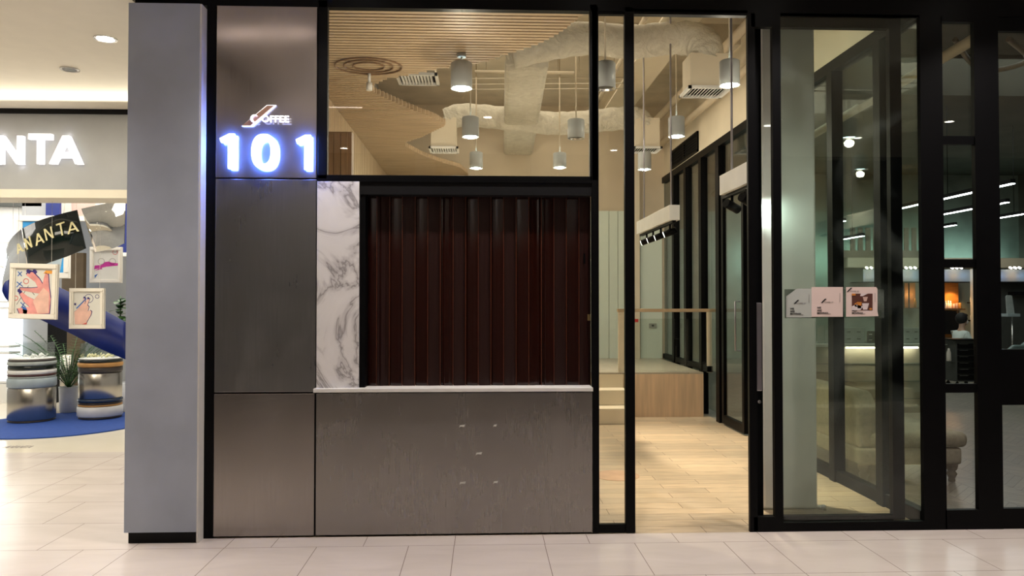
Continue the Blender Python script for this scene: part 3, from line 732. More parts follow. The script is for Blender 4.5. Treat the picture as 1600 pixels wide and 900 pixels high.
# fabric ducts, rectangular branch, boxes and diffusers
def wob(path, n): # resample smooth
    P = [Vector(p) for p in path]; out = []
    for i in range(len(P)-1):
        p0, p1, p2, p3 = P[max(i-1, 0)], P[i], P[i+1], P[min(i+2, len(P)-1)]
        for k in range(n):
            t = k/n; out.append(.5*((2*p1)+(-p0+p2)*t+(2*p0-5*p1+4*p2-p3)*t*t+(-p0+3*p1-3*p2+p3)*t**3))
    out.append(P[-1]); return out
def diffuser(px, py, Y, w_, label, h_=.45):
    c = at(px, py, Y); o = thing('air_diffuser', label, 'air diffuser', (c.x, c.y, c.z), 'ceiling air diffusers')
    MB().box(c.x-w_/2+.03, c.x+w_/2-.03, c.y-.16, c.y+.16, c.z+.03, c.z+h_).build('plenum_box', 'cream', o)
    mb = MB(); d_ = .20
    mb.box(c.x-w_/2, c.x+w_/2, c.y-d_, c.y-d_+.03, c.z, c.z+.03).box(c.x-w_/2, c.x+w_/2, c.y+d_-.03, c.y+d_, c.z, c.z+.03).box(c.x-w_/2, c.x-w_/2+.03, c.y-d_, c.y+d_, c.z, c.z+.03).box(c.x+w_/2-.03, c.x+w_/2, c.y-d_, c.y+d_, c.z, c.z+.03)
    mb.build('rim', 'white', o)
    mb = MB(); x = c.x-w_/2+.06
    while x < c.x+w_/2-.04: mb.obox((x, c.y, c.z+.014), (.004, d_*2-.05, .028), (0, R(35), 0)); x += .034
    mb.build('vanes', 'white', o); MB().box(c.x-w_/2+.02, c.x+w_/2-.02, c.y-d_+.02, c.y+d_-.02, c.z+.03, c.z+.035).build('backing', 'blackmatt', o)
    return c
c1 = diffuser(1102, 146, 2.7, .46, 'air diffuser box nearest the entrance, ending the front duct', .38)
c2 = diffuser(1008, 236, 5.7, .42, 'small air diffuser box at the right end of the rear duct')
c3 = diffuser(653, 126, 2.9, .44, 'air diffuser just behind the slatted ceiling edge')
c4_ = diffuser(694, 236, 5.7, .42, 'air diffuser box at the left end of the rear duct')
def duct(name, label, path, r, seed):
    P = wob(path, 8); tag(MB().tube(P, [r*(1+.03*math.sin(i*1.7+seed)) for i in range(len(P))], 28, rough=.025, seed=seed).build(name, 'fabric', smooth=True), label, 'duct')
yA = 2.9; yB = 5.7
duct('fabric_duct', 'fat wrinkled white fabric duct crossing near the front', [at(800, 82, yA), at(860, 68, yA), at(920, 60, yA), at(985, 66, yA), at(1045, 60, yA), at(1085, 62, 2.8), at(1103, 76, 2.7), (c1.x, 2.7, c1.z+.37)], .175, 3)
duct('fabric_duct', 'thinner fabric duct crossing further back above the windows', [(c4_.x, yB, c4_.z+.44), at(698, 188, yB), at(722, 180, yB), at(780, 184, yB), at(850, 192, yB), at(900, 192, yB), at(960, 186, yB), at(995, 186, yB), at(1006, 196, yB), (c2.x, yB, c2.z+.44)], .165, 9)
duct('flexible_duct', 'short flexible duct rising from the diffuser by the slats', [(c3.x, 2.9, c3.z+.44), (c3.x, 2.9, 4.5), (c3.x+.2, 2.9, 4.62), (c3.x+.6, 2.9, 4.62), at(790, 80, 2.95)], .13, 5)
a0, a1 = fx(789, 2.9, 100), fx(858, 2.9, 100); a2, a3 = fx(787, BACK, 250), fx(832, BACK, 250)
tag(MB().prism([(a0, 2.95), (a1, 2.95), (a3, BACK-.02), (a2, BACK-.02)], (0, 0, 4.13), (1, 0, 0), (0, 1, 0), (0, 0, 1), .27).build('main_duct', 'fabric', bevel=.05), 'long pale rectangular duct running to the back wall', 'duct')

# pipes, beams, conduits under the slab
def pipe(label, p, q, r, m='beige', name='ceiling_pipe', grp='ceiling pipes'): tag(MB().tube([p, q], r, 10).build(name, m), label, 'pipe', grp)
pipe('thick cream pipe high along the cream wall', (2.78, .3, 4.52), (2.78, BACK, 4.52), .055)
pipe('cream pipe hugging the top of the cream wall', (3.02, .3, 4.27), (3.02, BACK, 4.27), .05)
pipe('slim cream pipe left of the white boxed beam', (1.75, .3, 4.66), (1.75, BACK, 4.66), .03)
tag(MB().box(1.95, 2.38, .3, BACK, 4.68, 4.98).build('boxed_beam', 'cream'), 'white boxed beam running to the back above the entrance', 'beam')
tag(MB().box(-1.6, PW, 3.9, 4.3, 4.75, 5.0).build('cross_beam', 'slab'), 'concrete cross beam under the cafe ceiling slab', 'beam')
p = at(742, 112, 4.6); q = at(897, 114, 4.6); pipe('pale cross pipe hanging behind the pendant lamps', p, q, .022)
for py, lab in ((123, 'upper thin sprinkler pipe crossing behind the main duct'), (132, 'middle thin sprinkler pipe crossing behind the main duct'), (140, 'lowest thin sprinkler pipe crossing behind the main duct')):
    pipe(lab, at(725, py, 5.2), at(985, py-2, 5.2), .008, 'slab')
for i, (px, lb) in enumerate(((760, 'beside the nearest lit lamp'), (872, 'right of the main duct'), (905, 'above the unlit second row lamp'), (960, 'behind the narrow side window'))):
    p = at(px, 113, 5.0); tag(MB().tube([p, (p.x, p.y, 5.0)], .006, 6).build('hanger_rod', 'slab'), 'thin vertical hanger rod '+lb, 'rod', 'hanger rods above the cafe')

# pendant cylinder lamps
def pendant(px, ptop, pbot, wpx, lit, label):
    Y = 6.5*(143-471)/(pbot-471)-D0
    c = at(px, (ptop+pbot)/2, Y); cb_ = at(px, pbot-wpx*.13, Y); ct = at(px, ptop, Y)
    r = wpx/2*(Y+D0)/F*.985
    o = thing('pendant_lamp', label, 'pendant lamp', (c.x, c.y, cb_.z), 'white cylinder pendant lamps')
    zt = ct.z; z0 = cb_.z
    sh = MB().lathe([(r*.96, z0), (r, z0), (r, zt-.01), (r-.01, zt), (.02, zt)], (c.x, c.y, 0), 32, caps=False).build('shade', 'lampwhite', o)
    MB().lathe([(r*.95, z0+.002), (r*.62, z0+.05), (r*.55, z0+.06)], (c.x, c.y, 0), 32, caps=False).build('reflector', 'reflector', o)
    MB().lathe([(r*.85, z0+.018), (r*.85, z0+.022)], (c.x, c.y, 0), 24).build('lens', 'lampon' if lit else 'darkgrey', o)
    zc_ = ZS if px == 721 else 5.0
    MB().tube([(c.x, c.y, zt-.005), (c.x, c.y, zc_)], .008, 8).build('cord', 'beige', o)
    MB().tube([(c.x, c.y, zc_-.03), (c.x, c.y, zc_)], .04, 16).build('ceiling_rose', 'lampwhite', o)
    if lit:
        light('pendant_light', 'SPOT', (c.x, c.y, z0-.01), 620 if px in (1140, 1057) else 110, (1, .83, .60), size=.05, angle=52 if px in (1140, 1057) else 100, blend=.9)
        light('pendant_glow', 'POINT', (c.x, c.y, z0-.06), 17, (1, .90, .70), size=.04)
    return o
pendant(721, 98, 143, 34, True, 'lit cylinder pendant in front of the slatted ceiling, nearest left lamp')
pendant(945.5, 98, 143, 33, False, 'unlit cylinder pendant seen through the narrow side window')
pendant(1140, 95, 138, 32, True, 'lit cylinder pendant nearest the entrance, on a thick rod')
pendant(735, 183, 218, 27, True, 'lit cylinder pendant in the second row, left')
pendant(900, 187, 220, 27, False, 'unlit cylinder pendant in the second row beside the main duct')
pendant(1057, 183, 217, 26, True, 'lit cylinder pendant in the second row, above the entrance')
pendant(744, 238, 266, 21, True, 'lit cylinder pendant in the back row, left')
pendant(874.5, 239, 265, 21, True, 'lit cylinder pendant in the back row, middle')
pendant(1007, 238, 268, 21, True, 'lit cylinder pendant in the back row seen through the entrance')

# track light boxes
def trackbox(label, px_near, py_t, Ynear, Yfar, hang, spots, group='hanging track lights'):
    Z1 = at(px_near, py_t, Ynear).z; X0 = at(px_near, py_t, Ynear).x; w_ = .11; h_ = .16
    if Ynear < .5: Z1 = at(1124, 275, Yfar).z; X0 = at(1124, 275, Yfar).x
    o = thing('track_light', label, 'track light', (X0, (Ynear+Yfar)/2, Z1-h_), group)
    MB().box(X0, X0+w_, Ynear, Yfar, Z1-h_, Z1).build('box_beam', 'white', o, bevel=.003)
    MB().box(X0+.035, X0+.075, Ynear+.02, Yfar-.02, Z1-h_-.025, Z1-h_).build('track', 'black', o)
    for Y in hang: MB().tube([(X0+w_/2, Y, Z1), (X0+w_/2, Y, 5.0)], .010, 10).build('hanger_rod', 'grey', o)
    for (Y, dx, dy, lit) in spots:
        c = Vector((X0+.055, Y, Z1-h_-.11)); d = Vector((dx, dy, -.35)).normalized()
        s_ = MB().tube([(X0+.055, Y, Z1-h_-.02), (X0+.055, Y, Z1-h_-.08)], .012, 8).build('bracket', 'black', o)
        hd_ = MB().tube([c-d*.07, c+d*.07], .036, 16).build('spotlight_head', 'black', o)
        MB().tube([c+d*.0705, c+d*.073], .031, 16).build('lens', 'trackon' if lit else 'darkgrey', hd_)
        if lit: light('track_spot', 'SPOT', c+d*.1, 130 if dx < 0 else 16, (.82, 1.0, .90), rot=d.to_track_quat('-Z', 'Y').to_euler(), size=.05, angle=100, blend=1)
    return o
Yn = 1180*(2.6-1.6)/151-D0
trackbox('hanging white box with four lit black spotlights', 1046, 320, Yn, Yn+1.7, (Yn+.15, Yn+1.5), [(Yn+.2, -.9, .2, True), (Yn+.62, -.9, .25, True), (Yn+1.0, -.9, .3, True), (Yn+1.35, -.9, .35, True)])
trackbox('hanging white box nearest the entrance with two black spotlights turned away', 1124, 275, .30, .95, (.80,), [(.80, .9, .45, True), (.45, .8, .5, True)])

# cafe floor pools of light near entrance

# ================================================================== CONCOURSE LIGHTS
def downlight(x, y, z, lit, label, e=55, col=(1, .91, .85), r=.055, grp='recessed downlights in front of the shops'):
    o = thing('recessed_downlight', label, 'downlight', (x, y, z-.01), grp)
    MB().lathe([(r+.02, z-.008), (r+.02, z-.002), (r, z-.002), (r, z-.008)], (x, y, 0), 28, caps=False).build('trim_ring', 'white', o)
    MB().lathe([(r, z-.006), (r, z-.003)], (x, y, 0), 24).build('lens', 'downon' if lit else 'darkgrey', o)
    if lit: light('downlight_beam', 'SPOT', (x, y, z-.03), e, col, size=.05, angle=115, blend=.9)
c = atz(165, 60, ZC); downlight(c.x, c.y, ZC, True, 'lit recessed downlight in the cream ceiling beside the pillar', 30, (1, .92, .76), .065)
c = atz(109, 108, ZC); downlight(c.x, c.y, ZC, False, 'unlit recessed downlight in the cream ceiling further left', r=.06)
for x, y, e_, lb in ((.06, -4.2, 70, 'mirrored in the big upper window beside the lamps'), (3.75, -4.2, 70, 'mirrored at the left of the tinted pane'), (6.0, -4.2, 70, 'mirrored in the narrow salon window'), (5.3, -5.2, 60, 'mirrored high in the tinted pane'), (2.0, -6.2, 50, 'mirrored in the narrow side window'), (-2.1, -6.2, 50, 'mirrored low in the upper window')):
    downlight(x, y, ZH, True, 'lit recessed downlight '+lb, e_)
for x, w_ in ((-3.3, 'neighbouring shop'), (-.9, 'marble strip'), (.8, 'entrance'), (2.2, 'tinted pane'), (3.6, 'salon window'), (5.0, 'last salon window')):  # extra row added out of view to light the floor and shopfront
    downlight(x, -.62, ZH if x > -2.4 else ZC, True, 'added unseen downlight in the ceiling just before the '+w_, 125)
for y in (-1.35, -3.75):
    o = thing('linear_ceiling_light', ('front' if y > -2 else 'rear')+' long warm light line in the concourse ceiling', 'ceiling light', (-1.9, y, ZH-.02), 'light lines mirrored in the steel')
    MB().box(-2.38, -1.42, y-.03, y+.03, ZH-.012, ZH).build('housing', 'white', o); MB().box(-2.36, -1.44, y-.018, y+.018, ZH-.016, ZH-.012).build('diffuser', 'cove', o)

# ================================================================== NEIGHBOUR SHOP (left)
zf0, zf1 = fz(296, 100, YT), ZC
S(MB().box(-9, -1.9, YT+.02, YT+.2, zf0, fz(177, 100, YT)).build('wall_fascia', 'plaster2'), 'grey fascia carrying the lit shop name')
S(MB().box(-9, -1.9, YT, YT+.2, fz(177.5, 100, YT), ZC+.1).build('trim_11', 'blackmatt'))
S(MB().box(-9, -1.9, YT+.2, 9.4, 3.52, 3.6).build('ceiling', 'white'))
S(MB().box(-9, -1.9, YT-.0, YT+.45, fz(309, 100, YT), zf0).build('trim_12', 'ceil'), 'pale soffit band below the fascia')
S(MB().box(-9, -1.9, 9.3, 9.4, 0, 3.6).build('wall_far_left', 'plaster2'))
sg = thing('shop_name_sign', 'lit white ANANTA lettering on the grey fascia', 'sign', (fx(40, YT), YT-.03, fz(258, 60, YT)))
for px, ch, w_ in ((-96, 'A', 41), (-42+0, 'N', 0), (85, 'A', 41), (47, 'T', 36), (0, 'N', 37)):
    if not w_: continue
    c = at(px, 257, YT); s_ = (fx(100, YT)-fx(0, YT))/100
    mb = MB(); glyph(mb, ch, (c.x, YT-.04, c.z), (1, 0, 0), (0, 0, 1), (0, 1, 0), w_*s_, (fz(213, 60, YT)-fz(257, 60, YT)), .06, .05); mb.build('letter', 'letterw', sg)
for px, ch, w_ in ((-45, 'A', 41), (-92-0, 'N', 37)):
    c = at(px, 257, YT); mb = MB(); glyph(mb, ch, (c.x, YT-.04, c.z), (1, 0, 0), (0, 0, 1), (0, 1, 0), w_*s_, (fz(213, 60, YT)-fz(257, 60, YT)), .06, .05); mb.build('letter', 'letterw', sg)
# rug
ru = thing('round_rug', 'large round royal blue carpet under the display drums', 'rug', (-5.5, 4.87, 0))
MB().lathe([(1.08, 0), (1.08, .012), (1.06, .015)], (-5.5, 4.87, 0), 72).build('pile', 'rug', ru)
# floor name
mb = MB(); 
for px, ch in ((3, 'A'), (10.5, 'N'), (18, 'A'), (25.5, 'N'), (32.5, 'T'), (38.5, 'A')):
    c = atz(px, 700, 0); glyph(mb, ch, (c.x, c.y, .0005), (1, 0, 0), (0, 1, 0), (0, 0, 1), .045, .12, .008, .001)
tag(mb.build('floor_lettering', 'printgrey'), 'thin dark ANANTA letters on the cream floor', 'lettering')
# display drums
def drum(px, pyb, W, bands, label, seed):
    c = atz(px, pyb-4, 0.015); c.y += .12
    s_ = (c.y+D0)/F; r = W/2*s_
    o = thing('display_drum', label, 'display stand', (c.x, c.y, .015), 'display drums on the round rug')
    z = .0155
    for h_, m, dr_ in bands:
        h2 = h_*s_*.2555*1.0; rr = r*(1+dr_)
        MB().lathe([(rr-.012, z), (rr, z+min(.012, h2*.25)), (rr, z+h2-min(.012, h2*.25)), (rr-.012, z+h2)], (c.x, c.y, 0), 48).build('band' if m != 'drum' else 'body', m, o); z += h2
    w_ = r*1.3; hh = .20; gx = MB()
    a = R(12)
    for k in range(4):
        an = a+k*PI/2; p = Vector((c.x+math.cos(an)*w_*.56, c.y+math.sin(an)*w_*.56, z+.02+hh/2)); gx.obox(p, (.006, w_*1.12, hh), (0, 0, an))
    cs = gx.build('glass_case', 'glassc', o)
    q = random.Random(seed)
    tr = MB().lathe([(r*.93, z), (r*.98, z+.012), (r*.8, z+.02)], (c.x, c.y, 0), 40).build('tray', 'white', o)
    for k in range(6):
        an = q.uniform(0, 6.28); rr = q.uniform(0, r*.55); x, y = c.x+rr*math.cos(an), c.y+rr*math.sin(an)
        pts = [(x+.05*math.cos(t), y+.05*math.sin(t), z+.03+.02*math.sin(3*t)+q.uniform(0, .02)) for t in [j*.5 for j in range(11)]]
        MB().tube(pts, .008, 6).build('jewellery_piece', 'white' if seed == 1 else 'gold', o)
    return o
drum(41, 663, 64, [(10, 'darkring', -.02), (192, 'drum', 0), (56, 'paleblue', .02), (11, 'palegreen', .0), (11, 'maroon', .01), (26, 'white', .01), (26, 'glossblack', 0), (24, 'palegreen', .01), (10, 'darkring', .0)], 'steel display drum with pale blue band at the left edge', 1)
drum(149.5, 658, 61, [(13, 'darkring', -.03), (60, 'white', .03), (12, 'orange', 0), (12, 'darkring', 0), (20, 'navyring', .02), (154, 'drum', -.02), (34, 'darkring', 0), (26, 'orange', .02), (18, 'glossblack', 0)], 'steel display drum with white base ring and orange top ring', 2)

# ribbon sculpture
rb = thing('ribbon_sculpture', 'large looping mirrored and navy ribbon carrying the name ANANTA', 'sculpture', at(100, 400, 4.0))
path = [ # top px,py  bottom px,py  Y
 (196, 315, 194, 380, 3.9), (165, 318, 176, 388, 3.75), (127, 326, 148, 394, 3.6), (120, 328, 134, 388, 3.58), (92, 335, 106, 400, 3.5), (60, 345, 72, 412, 3.5), (35, 357, 45, 425, 3.6), (18, 372, 25, 432, 3.8), (9, 390, 8, 440, 4.05), (4, 420, 3, 450, 4.3)]
back = [(4, 430, 3, 455, 4.3), (14, 430, 12, 470, 4.55), (40, 432, 40, 488, 4.75), (70, 440, 75, 505, 4.85), (105, 455, 112, 522, 4.9), (150, 478, 152, 543, 4.9), (197, 504, 197, 562, 4.9)]
def strip(pts, name, m, off=0, sub=5):
    mb = MB(); T = wob([at(a, b, e+off) for a, b, c, d, e in pts], sub); Bm = wob([at(c, d, e+off) for a, b, c, d, e in pts], sub)
    va = [mb.b.verts.new(p) for p in T]; vb = [mb.b.verts.new(p) for p in Bm]
    vc = [mb.b.verts.new(p+Vector((0, .012, 0))) for p in T]; vd = [mb.b.verts.new(p+Vector((0, .012, 0))) for p in Bm]
    for i in range(len(T)-1):
        for q in ((va[i], va[i+1], vb[i+1], vb[i]), (vc[i], vd[i], vd[i+1], vc[i+1]), (va[i], vc[i], vc[i+1], va[i+1]), (vb[i], vb[i+1], vd[i+1], vd[i])):
            mb.b.faces.new(q).smooth = True
    for i in (0, -1): mb.b.faces.new((va[i], vb[i], vd[i], vc[i]))
    return mb.build(name, m, rb)
strip(path[:3], 'mirror_band', 'chrome'); strip(path[3:7], 'name_band_dark_reflection', 'glossblack'); strip(path[6:], 'mirror_band', 'chrome', sub=8)  # lettered stretch in black gloss: a dark mirror reflection put into the colour
strip(back, 'navy_band', 'navy')
strip([(a, b, c, d, e+.03) for a, b, c, d, e in path[3:]], 'inner_lining', 'navy')
for px, py, h_, yy in ((27.5, 397, 14, 3.68), (40, 391, 17, 3.58), (57.5, 386, 18, 3.52), (72, 378, 19.5, 3.50), (89, 371, 20, 3.48), (107, 366.5, 18, 3.53)):
    pass
for (px, py, w_, h_, ang, Yl), ch in zip(((28, 396.5, 8, 14, 28, 3.62), (42, 390, 9, 17, 27, 3.54), (57, 384, 12, 17, 24, 3.48), (72, 376, 12, 18, 22, 3.47), (91, 370, 13, 19, 20, 3.47), (107, 366, 15, 17, 17, 3.49)), 'ANANTA'):
    s_ = (Yl+D0)/F; c = at(px, py, Yl); a = R(ang); U = (math.cos(a), 0, math.sin(a)); V = (-math.sin(a)*.6, 0, 1)
    mb = MB(); glyph(mb, ch, c, U, V, (0, 1, 0), w_*s_, h_*s_, .016, .008); mb.build('letter', 'gold', rb)
mb = MB(); 
for px, Y_ in ((170, 3.76), (100, 3.52), (20, 3.8)):
    c = at(px, 322 if px > 150 else 334 if px > 50 else 371, Y_); mb.tube([c, (c.x, c.y, 3.52)], .002, 5)
mb.build('hanging_wire', 'chrome', rb)

# framed prints
HAND = [(0, .12), (.06, .0), (.62, 0), (.95, .02), (.98, .35), (.92, .62), (.88, .92), (.80, .98), (.74, .80), (.72, .70), (.62, .82), (.42, .97), (.30, .99), (.22, .90), (.50, .74), (.58, .62), (.40, .60), (.06, .60), (.04, .55), (.42, .50), (.62, .48), (.66, .40), (.50, .33), (.30, .40), (.12, .50), (.04, .46), (.18, .28), (.36, .16)]
def framed_print(label, px0, px1, py0, py1, Y, tilt=0, motif=0, hang=True, m='frame', paper='paper'):
    s_ = (Y+D0)/F; w_ = (px1-px0)*s_; h_ = (py1-py0)*s_; c = at((px0+px1)/2, (py0+py1)/2, Y); f_ = w_*.11
    o = thing('framed_print', label, 'framed picture', c-Vector((0, 0, h_/2)), 'framed prints in the shop next door')
    ca, sa = math.cos(R(tilt)), math.sin(R(tilt)); U = Vector((ca, 0, sa)); V = Vector((-sa, 0, ca)); O = c-U*w_/2-V*h_/2
    mb = MB()
    for a0_, a1_, b0_, b1_ in ((0, w_, 0, f_), (0, w_, h_-f_, h_), (0, f_, f_, h_-f_), (w_-f_, w_, f_, h_-f_)):
        mb.prism([(a0_, b0_), (a1_, b0_), (a1_, b1_), (a0_, b1_)], O-Vector((0, .02, 0)), U, V, (0, 1, 0), .04)
        k = .012; mb.prism([(a0_+k, b0_+k*.6), (a1_-k, b0_+k*.6), (a1_-k, b1_-k*.6), (a0_+k, b1_-k*.6)], O-Vector((0, .032, 0)), U, V, (0, 1, 0), .012) if min(a1_-a0_, b1_-b0_) > 2.2*k else None
    mb.build('frame', m, o)
    MB().prism([(f_, f_), (w_-f_, f_), (w_-f_, h_-f_), (f_, h_-f_)], O, U, V, (0, 1, 0), .01).build('print_sheet', paper, o)
    iw, ih = w_-2*f_, h_-2*f_
    def art(poly, mt, lay=1, sx=1, sy=1, ox=0, oy=0):
        mb = MB(); mb.prism([(f_+(ox+u*sx)*iw, f_+(oy+v*sy)*ih) for u, v in poly], O-Vector((0, .0012*lay, 0)), U, V, (0, 1, 0), .001); mb.build('printed_motif', mt, o)
    def line(p, q, t, mt, lay=1):
        d = Vector((q[0]-p[0], q[1]-p[1])); n_ = Vector((-d.y, d.x)).normalized()*t; art([(p[0]-n_.x, p[1]-n_.y), (q[0]-n_.x, q[1]-n_.y), (q[0]+n_.x, q[1]+n_.y), (p[0]+n_.x, p[1]+n_.y)], mt, lay)
    def circ(cx, cy, r_, mt):
        pts = [(cx+r_*math.cos(a), cy+r_*.8*math.sin(a)) for a in [2*PI*k/12 for k in range(13)]]
        for p_, q_ in zip(pts, pts[1:]): line(p_, q_, .008, mt, 1)
    if motif == 1:
        cx_, cy_ = .52, .5
        art([(cx_+(u-cx_)*1.03, max(.0, cy_+(v-cy_)*1.025)) for u, v in HAND], 'ink', 1, .92, .97, .07, .0); art(HAND, 'pink', 2, .90, .95, .08, .0)
        art([(.60, .02), (.93, .03), (.93, .5), (.75, .62), (.60, .45), (.45, .3)], 'pale', 3, .9, .95, .08, .0)
        for a_, b_ in (((.05, .93), (.16, .83)), ((.05, .83), (.16, .93)), ((.03, .70), (.2, .60)), ((.03, .58), (.16, .70)), ((.15, .25), (.3, .14)), ((.17, .12), (.28, .27))): line(a_, b_, .011, 'blue')
        circ(.28, .72, .07, 'red'); circ(.02, .34, .06, 'red'); line((.05, .2), (.35, .62), .006, 'darkgrey'); line((.35, .58), (.52, .42), .006, 'darkgrey')
        art([(.74, .90), (.80, .97), (1.0, .97), (1.0, .90)], 'orangep', 2); art([(.22, .10), (.34, .09), (.34, .0), (.24, .0)], 'orangep', 2); art([(.22, .10), (.20, .17), (.32, .12), (.34, .08)], 'blue', 3)
        for u, v in ((.06, .49), (.28, .93), (.45, .93)): art([(u, v), (u+.08, v-.05), (u+.13, v+.0), (u+.06, v+.06), (u+.01, v+.05)], 'ink', 4)
    elif motif == 2:
        H = [(.05, .02), (.45, .02), (.50, .12), (.62, .28), (.66, .40), (.60, .45), (.52, .42), (.56, .55), (.50, .60), (.47, .54), (.58, .78), (.52, .82), (.40, .62), (.44, .80), (.38, .84), (.26, .60), (.10, .45), (.02, .40)]
        art([(u*1.04, v*1.02) for u, v in H], 'ink', 1); art(H, 'pale', 2); circ(.55, .80, .16, 'ink'); circ(.86, .86, .07, 'ink'); line((.1, .5), (.46, .80), .018, 'blue', 3)
        art([(.3, .02), (.5, .08), (.48, .02)], 'red', 3)
        for u, v in ((.36, .80), (.5, .78), (.02, .60)): art([(u, v), (u+.07, v), (u+.07, v+.06), (u, v+.06)], 'ink', 4)
    elif motif == 3:
        art([(.02, .35), (.3, .40), (.5, .44), (.98, .48), (.98, .56), (.72, .58), (.6, .62), (.45, .60), (.3, .5), (.04, .48)], 'magenta'); art([(.04, .30), (.35, .36), (.3, .42)], 'magenta'); circ(.3, .62, .13, 'printgrey'); circ(.75, .62, .13, 'printgrey')
        art([(.05, .05), (.18, .20), (.04, .14)], 'blue'); circ(.85, 1.0 - .06, .1, 'red')
    elif motif == 4:
        art([(0, 0), (1, 0), (1, 1), (0, 1)], 'sky', 1); art([(0, .0), (.9, .0), (1, .5), (.5, .42), (0, .2)], 'paleblue', 2)
    elif motif == 5:
        art([(.2, 0), (.8, 0), (.95, 1), (.1, 1)], 'peach', 1)
    elif motif == 6: art([(0, 0), (1, 0), (1, 1), (0, 1)], 'navy', 1)
    if hang:
        mb = MB()
        for u in (.15, .85):
            p = O+U*w_*u+V*h_; mb.tube([p, (p.x, p.y, 3.52)], .0015, 5)
        mb.build('hanging_wire', 'chrome', o)
    return o
framed_print('large hanging frame with a pink hand among crosses and circles', 17.5, 88.5, 413, 497.5, 3.3, -1.5, 1)
framed_print('smaller hanging frame with a pale hand, above the orange ringed drum', 110.5, 162.5, 451, 513, 3.6, 0, 2)
framed_print('hanging frame with a magenta splash beside the pillar', 142, 190, 386.5, 441.5, 5.3, 0, 3)
framed_print('blue print in a frame behind the black name band', 28, 108, 338, 434, 6.2, 0, 4)
framed_print('tall pale poster with a peach shape at the far wall', 95, 165, 245, 345, 7.6, 0, 5)
framed_print('navy poster beside the pillar at the far wall', 160, 215, 285, 400, 7.8, 0, 6)
pbox_ = lambda px0, px1, py0, py1, Y, d, m, name, label, cat: tag(MB().box(fx(px0, Y), fx(px1, Y), Y, Y+d, max(0, fz(py1, (px0+px1)/2, Y)), fz(py0, (px0+px1)/2, Y)).build(name, m), label, cat)
pbox_(70, 92, 270, 345, 7.2, .05, 'navy', 'hanging_banner', 'short navy banner hanging above the name band', 'banner')
pbox_(33, 75, 200, 650, 7.4, .4, 'plaster2', 'wall_pillar', 'pale grey pillar standing behind the drums', 'pillar')
pbox_(28.5, 33, 470, 650, 7.62, .1, 'darkgrey', 'dark_edge_post', 'thin dark post at the left of the grey pillar', 'post')
pbox_(75, 89, 505, 650, 7.0, .3, 'blackmatt', 'dark_plinth', 'dark plinth behind the left drum', 'plinth')
pbox_(96, 130, 395, 650, 8.6, .1, 'stem', 'brown_wall_panel', 'brown wall panel behind the palm', 'panel')
# lit shelving at the far left
sh = thing('lit_shelving', 'bright white backlit shelving at the far left', 'shelves', (fx(-20, 7.0), 7.2, 0))
x0, x1 = fx(-150, 7.2), fx(27, 7.2)
MB().box(x0, x1, 7.3, 7.36, .3, fz(378, 10, 7.2)).build('back_panel', 'backlit', sh)
for py in (378, 415, 470, 480, 540, 550, 595): MB().box(x0, x1, 7.05, 7.3, fz(py+3, 10, 7.1), fz(py, 10, 7.1)).build('shelf', 'white', sh)
MB().box(x0, x1, 7.0, 7.36, 0, .3).build('base', 'white', sh)
MB().box(x0-2, fx(69, 7.5), 7.5, 7.56, fz(380, 10, 7.2), fz(322, 10, 7.5)).build('upper_panel', 'white', sh)
MB().box(x0-2, fx(69, 7.5), 7.4, 7.5, fz(322, 10, 7.4), fz(316, 10, 7.4)).build('dark_valance', 'darkgrey', sh)

# plants
def blade(mb, base, d, L, w_, droop, n=6):
    base = Vector(base); d = Vector(d).normalized(); side = d.cross(Vector((0, 0, 1)))
    side = side.normalized() if side.length > .01 else Vector((1, 0, 0)); L_ = []; R_ = []; p = base.copy(); v = d.copy()
    for i in range(n+1):
        t = i/n; ww = w_*math.sin(PI*min(1, .12+t*.88))**.7*(1 if t < 1 else 0)+.0008
        L_.append(mb.b.verts.new(p-side*ww)); R_.append(mb.b.verts.new(p+side*ww)); v = (v+Vector((0, 0, -droop/n))).normalized(); p = p+v*(L/n)
    for i in range(n):
        f = mb.b.faces.new((L_[i], R_[i], R_[i+1], L_[i+1])); f.smooth = True
c = at(107, 637, 5.9); c.z = 0
pm = thing('potted_palm', 'feathery green palm in a white pot between the drums', 'potted plant', c)
s_ = (5.9+D0)/F
MB().lathe([(.09, 0), (.115, .03), (.125, .36), (.13, .38), (.11, .38), (.11, .34)], c, 28).build('pot', 'pot', pm); MB().lathe([(.108, .33), (.108, .345)], c, 20).build('soil', 'soil', pm)
q = random.Random(4); mb = MB(); ms = MB()
for k in range(46):
    an = q.uniform(0, 2*PI); el = q.uniform(.9, 4.5); L = q.uniform(.65, 1.05); d = Vector((math.cos(an), math.sin(an), el)).normalized(); p = c+Vector((0, 0, .35)); pts = [p]; v = d.copy()
    for i in range(9):
        v = (v+Vector((math.cos(an)*.05, math.sin(an)*.05, -.055))).normalized(); p = p+v*(L/9); pts.append(p)
        if i > 1:
            sd_ = v.cross(Vector((0, 0, 1))).normalized()
            for sg_ in (-1, 1):
                for e_ in (0, .5): blade(mb, p-v*(L/9)*e_, sd_*sg_+v*.7, .20*(1-i/14), .008, .5, 3)
    ms.tube(pts, .004, 5)
mb.build('foliage', 'leaf', pm); ms.build('stems', 'leaf', pm)
c = at(186, 632, 6.0); c.z = 0
pb = thing('broad_leaved_plant', 'broad leaved plant in a pale pot beside the grey pillar', 'potted plant', c)
MB().lathe([(.12, 0), (.15, .03), (.17, .42), (.15, .42), (.15, .40)], c, 28).build('pot', 'pot', pb)
t = at(188, 500, 6.0); MB().tube([c+Vector((0, 0, .38)), (c.x+.02, c.y, .9), t], .015, 8).build('trunk', 'stem', pb)
mb = MB()
